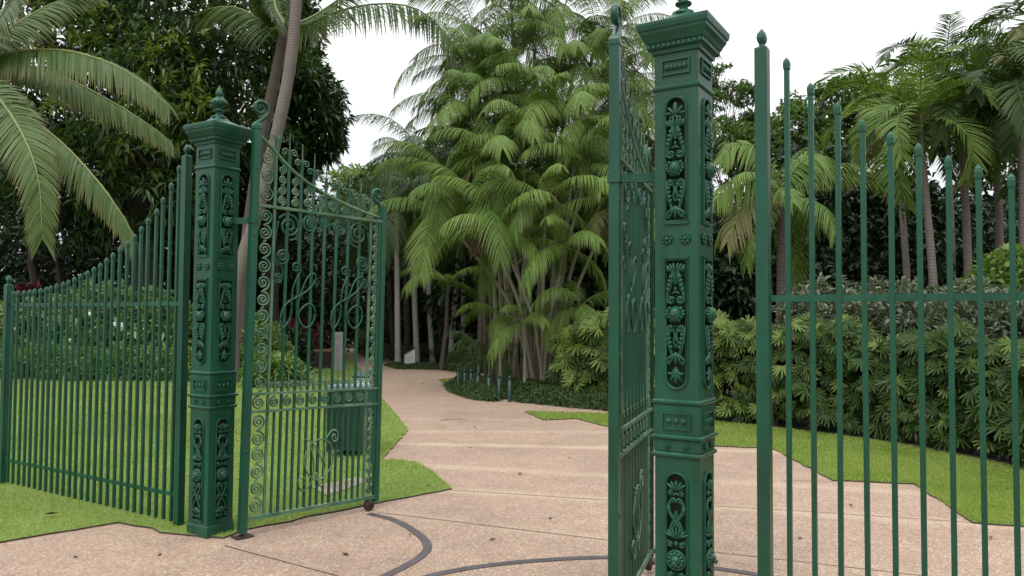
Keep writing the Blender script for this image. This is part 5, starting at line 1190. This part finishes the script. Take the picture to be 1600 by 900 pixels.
# lawn blades: thick near the camera, thinning with distance
def blades(name, label, poly, n, seed, hgt=0.024):
    rg = np.random.default_rng(seed); A = np.array(poly); lo = np.maximum(A.min(0), (-14, 3)); hi = np.minimum(A.max(0), (14, 30))
    P = rg.uniform(lo, hi, (n * 6, 2)); y = np.maximum(P[:, 1], 4.0); P = P[rg.random(len(P)) < (5.0 / y) ** 1.6]; P = P[np.abs(P[:, 0]) < 0.72 * P[:, 1] + 1.0]; P = P[inside(P, A)][:n]
    m = len(P); s = np.clip(P[:, 1] / 6.5, 0.8, 3.2); h = hgt * rg.uniform(0.6, 1.25, m) * (0.9 + 0.12 * s) * (1 + 0.2 * vnoise(np.column_stack([P, P[:, 0] * 0]), seed, 2.0))
    ed = edge_dist(P, A); h = np.where(ed < 0.05, h * 1.25, h)
    B = np.column_stack([P, np.full(m, 0.012)]); d = norm(rg.normal(0, 0.38, (m, 3)) * (1, 1, 0) + (0, 0, 1.0)); Sd = norm(np.cross(d, rg.normal(0, 1, (m, 3)))) * (0.0032 * s)[:, None]
    mid = B + d * (h * 0.55)[:, None]; tip = B + d * h[:, None] + np.column_stack([d[:, :2] * (h * 0.5)[:, None], np.zeros(m)])
    V = np.stack([B - Sd, B + Sd, mid - Sd * 0.8, mid + Sd * 0.8, tip], 1).reshape(-1, 3); i = np.arange(m) * 5
    mb = MB().add(V, np.stack([i, i + 1, i + 3, i + 2], 1), np.stack([i + 2, i + 3, i + 4], 1), along=np.tile((0, 0, .5, .5, 1), m))
    return tag(mb.build(name, M_GRASS), label, 'grass', kind='stuff')
blades('grass', 'short mown grass of the left lawn', LAWN_L, 200000, 1)
blades('grass', 'short mown grass of the right lawn', LAWN_R, 110000, 2)
blades('grass', 'small patch of grass by the side path', LAWN_S, 2500, 3)

# ------------------------------------------------------------------ small objects
M_BIN = plain('dark_green_bin_metal', (0.010, 0.040, 0.028), 0.45, 0.25, 12)
M_WHITE = plain('white_enamel', (0.78, 0.79, 0.78), 0.4, 0.06, 6)
M_SKYLID = plain('sky_sheen_lid', (0.16, 0.24, 0.29), 0.35, 0.12, 6)  # sky reflected on the bin lid, put into its blue-grey base colour
M_REDINK = plain('red_print', (0.35, 0.05, 0.04), 0.6, 0.1, 8)
M_STONE = plain('grey_granite', (0.26, 0.26, 0.265), 0.7, 0.25, 30, bmp=0.2)
M_CARVE = plain('cut_lettering', (0.11, 0.11, 0.115), 0.8, 0.15, 20)
M_BROWN = plain('weathered_brown_block', (0.032, 0.016, 0.011), 0.85, 0.55, 9, bmp=0.5)
M_RIM = plain('worn_brown_rim', (0.16, 0.085, 0.055), 0.85, 0.4, 9, bmp=0.4)
M_SIGN = plain('white_sign_board', (0.74, 0.72, 0.69), 0.55, 0.08, 5)
M_SLATE = plain('dark_sign_frame', (0.06, 0.045, 0.04), 0.6, 0.3, 8)
M_DRYLEAF = plain('dry_leaf', (0.17, 0.085, 0.04), 0.8, 0.4, 14)
M_BOLLARD = plain('bollard_green', (0.007, 0.042, 0.030), 0.45, 0.2, 6)

# litter bin with perforated sides
bx, by = G(541, 716); 
binr = thing('litter_bin', 'dark green perforated metal litter bin on two feet behind the gate', 'litter bin', (bx, by + 0.2, 0), R(-6))
def perforated(w, d, z0, z1, hole=0.013, pitch=0.031):
    mb = MB()
    nx, nz = int((w - 0.05) / pitch), int((z1 - z0 - 0.05) / pitch)
    holes = []
    for i in range(nx):
        for j in range(nz):
            cx = (i - (nx - 1) / 2) * pitch; cz = (z0 + z1) / 2 + (j - (nz - 1) / 2) * pitch
            holes.append([(cx - hole / 2, cz - hole / 2), (cx + hole / 2, cz - hole / 2), (cx + hole / 2, cz + hole / 2), (cx - hole / 2, cz + hole / 2)])
    mb.prism([(-w / 2, z0), (w / 2, z0), (w / 2, z1), (-w / 2, z1)], -d / 2, -d / 2 + 0.004, holes); return mb
bw_, bd_ = 0.40, 0.40
pf = perforated(bw_, bd_, 0.09, 0.775).mesh('perforated_panel', M_BIN)
body = MB().box((-bw_ / 2 + 0.02, -bd_ / 2 + 0.02, 0.10), (bw_ / 2 - 0.02, bd_ / 2 - 0.02, 0.77)).build('liner', M_DARKIN, binr)
for k in range(4): put('perforated_panel', pf, binr, rot=(0, 0, k * math.pi / 2))
for sx in (-1, 1):
    for sy in (-1, 1): MB().sqlathe([(0.012, 0.07), (0.012, 0.775)]).build('corner_post', M_BIN, binr, (sx * bw_ / 2, sy * bd_ / 2, 0))
MB().box((-bw_ / 2 - 0.015, -bd_ / 2 - 0.015, 0.776), (bw_ / 2 + 0.015, bd_ / 2 + 0.015, 0.815)).build('lid', M_SKYLID, binr)
for sx in (-0.06, 0.06): MB().box((sx - 0.02, -0.1, 0.0), (sx + 0.02, 0.1, 0.09)).build('foot', M_DARKIN, binr)
# leaflet box on a post behind the bin
lx, ly = G(572, 706); lz = lambda py: at(572, py, ly)[2]
lb = thing('leaflet_box', 'white leaflet box with a green lid on a post beside the litter bin', 'leaflet box', (lx, ly, 0), R(-8))
MB().sqlathe([(0.022, 0.0), (0.022, lz(630))]).build('post', M_BIN, lb)
MB().box((-0.135, -0.09, lz(632)), (0.135, 0.09, lz(590))).build('body', M_WHITE, lb)
MB().box((-0.15, -0.105, lz(590)), (0.15, 0.105, lz(587))).add([(-0.15, -0.105, lz(587)), (0.15, -0.105, lz(587)), (0.15, 0.105, lz(587)), (-0.15, 0.105, lz(587)), (-0.11, -0.05, lz(581)), (0.11, -0.05, lz(581)), (0.11, 0.05, lz(581)), (-0.11, 0.05, lz(581))], [(0, 1, 5, 4), (1, 2, 6, 5), (2, 3, 7, 6), (3, 0, 4, 7), (4, 5, 6, 7)], smooth=False).build('lid', M_BOLLARD, lb)
mb = MB()
for z_, x0, x1 in ((601, -0.10, -0.02), (604, -0.10, -0.05), (602, 0.05, 0.11), (611, 0.04, 0.10), (618, -0.09, 0.0)): mb.box((x0, -0.093, lz(z_ + 2.4)), (x1, -0.091, lz(z_)))
mb.build('printed_bands', M_REDINK, lb)
# stone slab and brown block
sx_, sy_ = G(526, 580); hh = at(526, 519, sy_)[2]
sl = thing('stone_slab', 'tall grey inscribed stone slab standing on the lawn behind the gate', 'monument', (sx_, sy_ + 0.08, 0), R(4))
MB().sqlathe([(0.5, 0.0), (0.5, 0.985), (0.47, 1.0)]).build('slab', M_STONE, sl).scale = (0.30, 0.12, hh)
mb = MB(); rg = np.random.default_rng(3)
for i in range(13):
    z = hh * (0.9 - 0.058 * i)
    if i in (3, 8): continue
    x = -0.105
    while x < 0.07:
        l = rg.uniform(0.015, 0.045); mb.box((x, -0.0625, z - 0.008), (min(x + l, 0.10), -0.0605, z + 0.008)); x += l + 0.012
mb.build('inscription', M_CARVE, sl)
qx, qy = G(497, 577); qh = at(497, 547, qy)[2]
bl = thing('brown_block', 'low dark brown block with a worn top edge, beside the stone slab', 'block', (qx, qy + 0.35, 0), R(3))
MB().sqlathe([(0.335, -0.02), (0.345, 0.04), (0.345, qh - 0.07), (0.335, qh - 0.055)]).build('body', M_BROWN, bl)
MB().sqlathe([(0.33, qh - 0.056), (0.352, qh - 0.05), (0.352, qh - 0.01), (0.335, qh), (0.29, qh), (0.28, qh - 0.03)]).build('rim', M_RIM, bl)
# white lectern sign at the grove
gx, gy = G(639, 571)
sg = thing('lectern_sign', 'small white sign with a slanted dark top at the edge of the grove', 'sign', (gx, gy, 0), R(8))
a0_ = at(631, 558, gy); z0_, zl_, zr_ = at(639, 570, gy)[2], at(631, 554, gy)[2], at(648, 545, gy)[2]
MB().prism([(-0.15, 0.0), (0.19, 0.0), (0.19, zr_), (-0.15, zl_)], -0.16, 0.16).build('board', M_SIGN, sg)
MB().prism([(-0.19, 0.0), (-0.152, 0.0), (-0.152, zl_ + 0.0), (-0.19, zl_ - 0.02)], -0.17, 0.17).prism([(-0.19, zl_ - 0.018), (0.2, zr_ + 0.004), (0.2, zr_ + 0.04), (-0.19, zl_ + 0.02)], -0.17, 0.17).build('frame', M_SLATE, sg)
mb = MB()
for i in range(5): mb.box((-0.08 + 0.05 * i, -0.162, 0.10), (-0.074 + 0.05 * i, -0.1605, zl_ - 0.06))
mb.build('board_grooves', M_PAD, sg)
# bollards
BOL = [(796.6, 587), (780, 585), (764, 583), (747, 580), (736.5, 577), (726.5, 576), (716.5, 575)]
BLM = MB().lathe([(0.038, -0.02), (0.036, 0.02), (0.036, 0.41), (0.030, 0.412), (0.030, 0.425), (0.036, 0.428), (0.035, 0.47), (0.027, 0.49), (0.010, 0.499), (0.001, 0.50)], 16).mesh('bollard', M_BOLLARD)
NTH = ('nearest green bollard, standing clear at the corner of the planted bed', 'second nearest green bollard in the row along the bed', 'third green bollard from the near end, in the shade of the palms', 'middle green bollard of the row, its foot in the strappy mound', 'third green bollard from the far end of the row', 'second green bollard from the far end of the row', 'farthest green bollard of the row along the path')
for (px, py), lab in zip(BOL, NTH):
    d = ray(px, py); t = (0.50 - EYE) / d.z
    o = bpy.data.objects.new('bollard', BLM); COL.objects.link(o); o.location = (d.x * t, d.y * t, 0); tag(o, lab, 'bollard', 'green bollards beside the palm bed')
# a person far along the path
M_SKIN = plain('skin', (0.33, 0.19, 0.13), 0.55, 0.1, 8); M_SHIRT = plain('pale_yellow_shirt', (0.62, 0.45, 0.22), 0.8, 0.15, 10)
M_SHORTS = plain('pale_blue_shorts', (0.36, 0.44, 0.53), 0.85, 0.15, 10); M_HAIR = plain('dark_hair', (0.03, 0.02, 0.015), 0.6, 0.3, 20)
pz = G(511, 553); ph = at(511, 519.5, pz[1])[2]; k_ = ph / 1.72
def skin(name, verts, edges, rad, m, parent, sub=2):
    me = bpy.data.meshes.new(name); me.from_pydata([tuple(np.array(v) * k_) for v in verts], edges, []); me.materials.append(m)
    o = bpy.data.objects.new(name, me); COL.objects.link(o); o.parent = parent
    md = o.modifiers.new('skin', 'SKIN'); md.use_smooth_shade = True
    for v, r in zip(me.skin_vertices[0].data, rad): v.radius = (r[0] * k_, r[1] * k_) if isinstance(r, tuple) else (r * k_, r * k_)
    me.skin_vertices[0].data[0].use_root = True
    s = o.modifiers.new('sub', 'SUBSURF'); s.levels = 1; s.render_levels = sub; return o
pr = thing('person', 'person in a pale yellow top and light blue shorts walking far along the path', 'person', (pz[0], pz[1], 0), R(150))
vb = [(0, 0, 0.92), (0, 0.01, 1.12), (0, 0, 1.38), (0, 0, 1.50), (0, -0.015, 1.58), (0, -0.01, 1.72), (0.09, 0, 0.86), (0.11, 0.05, 0.48), (0.11, 0.12, 0.07), (0.11, 0.02, 0.03), (-0.09, 0, 0.86), (-0.10, -0.10, 0.48), (-0.10, -0.08, 0.07), (-0.10, -0.18, 0.03),
      (0.19, 0, 1.40), (0.25, -0.03, 1.12), (0.24, -0.12, 0.88), (0.24, -0.15, 0.78), (-0.19, 0, 1.40), (-0.25, 0.05, 1.12), (-0.25, 0.02, 0.87), (-0.25, 0.0, 0.77)]
eb = [(0, 1), (1, 2), (2, 3), (3, 4), (4, 5), (0, 6), (6, 7), (7, 8), (8, 9), (0, 10), (10, 11), (11, 12), (12, 13), (2, 14), (14, 15), (15, 16), (16, 17), (2, 18), (18, 19), (19, 20), (20, 21)]
skin('body', vb, eb, [(0.15, 0.10), (0.13, 0.09), (0.15, 0.09), 0.05, 0.085, 0.07, 0.085, 0.055, 0.038, 0.03, 0.085, 0.055, 0.038, 0.03, 0.05, 0.04, 0.03, 0.028, 0.05, 0.04, 0.03, 0.028], M_SKIN, pr)
skin('shirt', [(0, 0, 0.93), (0, 0.01, 1.12), (0, 0, 1.40), (0.19, 0, 1.41), (0.235, -0.01, 1.22), (-0.19, 0, 1.41), (-0.235, 0.025, 1.22)], [(0, 1), (1, 2), (2, 3), (3, 4), (2, 5), (5, 6)], [(0.175, 0.12), (0.15, 0.11), (0.165, 0.105), 0.062, 0.06, 0.062, 0.06], M_SHIRT, pr)
skin('shorts', [(0, 0, 0.94), (0.09, 0, 0.84), (0.105, 0.03, 0.58), (-0.09, 0, 0.84), (-0.10, -0.06, 0.58)], [(0, 1), (1, 2), (0, 3), (3, 4)], [(0.165, 0.12), 0.10, 0.085, 0.10, 0.085], M_SHORTS, pr)
h_ = MB().ball((0, 0.012, 1.665), (0.088, 0.098, 0.085), 12, 8); [v.__imul__(k_) for v in h_.V]; h_.build('hair', M_HAIR, pr)
# fallen leaves
lfm = []
for k in range(3):
    V, Q = leaf_faces(np.array([(-0.035, 0, 0.0)]), np.array([(1.0, 0, 0.08 * k)]), np.array([(0, 0.2, 1.0)]), 0.07, 0.03, 0.7, 0.0); V[:, 2] += 0.010; lfm.append(MB().add(V, Q).mesh('fallen_leaf', M_DRYLEAF))
rg = np.random.default_rng(44)
for i, (px, py) in enumerate(((735, 700), (812, 742), (668, 762), (890, 716), (742, 668), (860, 812), (540, 868), (700, 640), (1330, 792), (1250, 842), (660, 600), (770, 845), (250, 868), (118, 872))):
    x, y = G(px, py); o = bpy.data.objects.new('fallen_leaf', lfm[i % 3]); COL.objects.link(o); o.location = (x, y, 0.0); o.rotation_euler = (0, 0, rg.uniform(0, 6)); o.scale = (rg.uniform(0.5, 1.0),) * 3
    tag(o, 'tiny dry brown leaf scattered on the open paving', 'leaf', 'dry leaves scattered on the paving')
for i, (px, py, L_, a) in enumerate(((80, 812, 0.10, 0.3), (710, 657, 0.42, 0.2), (1548, 842, 0.07, 1.2), (640, 838, 0.05, 2.0))):
    x, y = G(px, py); mb = MB()
    if i == 1: mb.tube([(-L_ / 2, 0, 0.012), (0, 0.03, 0.02), (L_ / 2, -0.04, 0.012)], [0.006, 0.005, 0.003], 5).tube([(0, 0.03, 0.02), (0.12, 0.10, 0.014)], [0.004, 0.002], 5)
    else: V, Q = leaf_faces(np.array([(-L_ / 2, 0, 0.0)]), np.array([(1.0, 0, 0.06)]), np.array([(0, 0.15, 1.0)]), L_, L_ * 0.45, 0.5, 0.0); V[:, 2] += 0.012 + (0.035 if i in (0,) else 0); mb.add(V, Q)
    o = mb.build('twig' if i == 1 else 'fallen_leaf', M_DRYLEAF, None, (x, y, 0.0)); o.rotation_euler = (0, 0, a)
    tag(o, ('curled brown leaf lying on the grass in front of the long fence', 'thin dry forked twig lying across the far paving', 'small brown leaf on the paving below the right lawn', 'small dry leaf on the paving inside the curved track')[i], 'twig' if i == 1 else 'leaf')
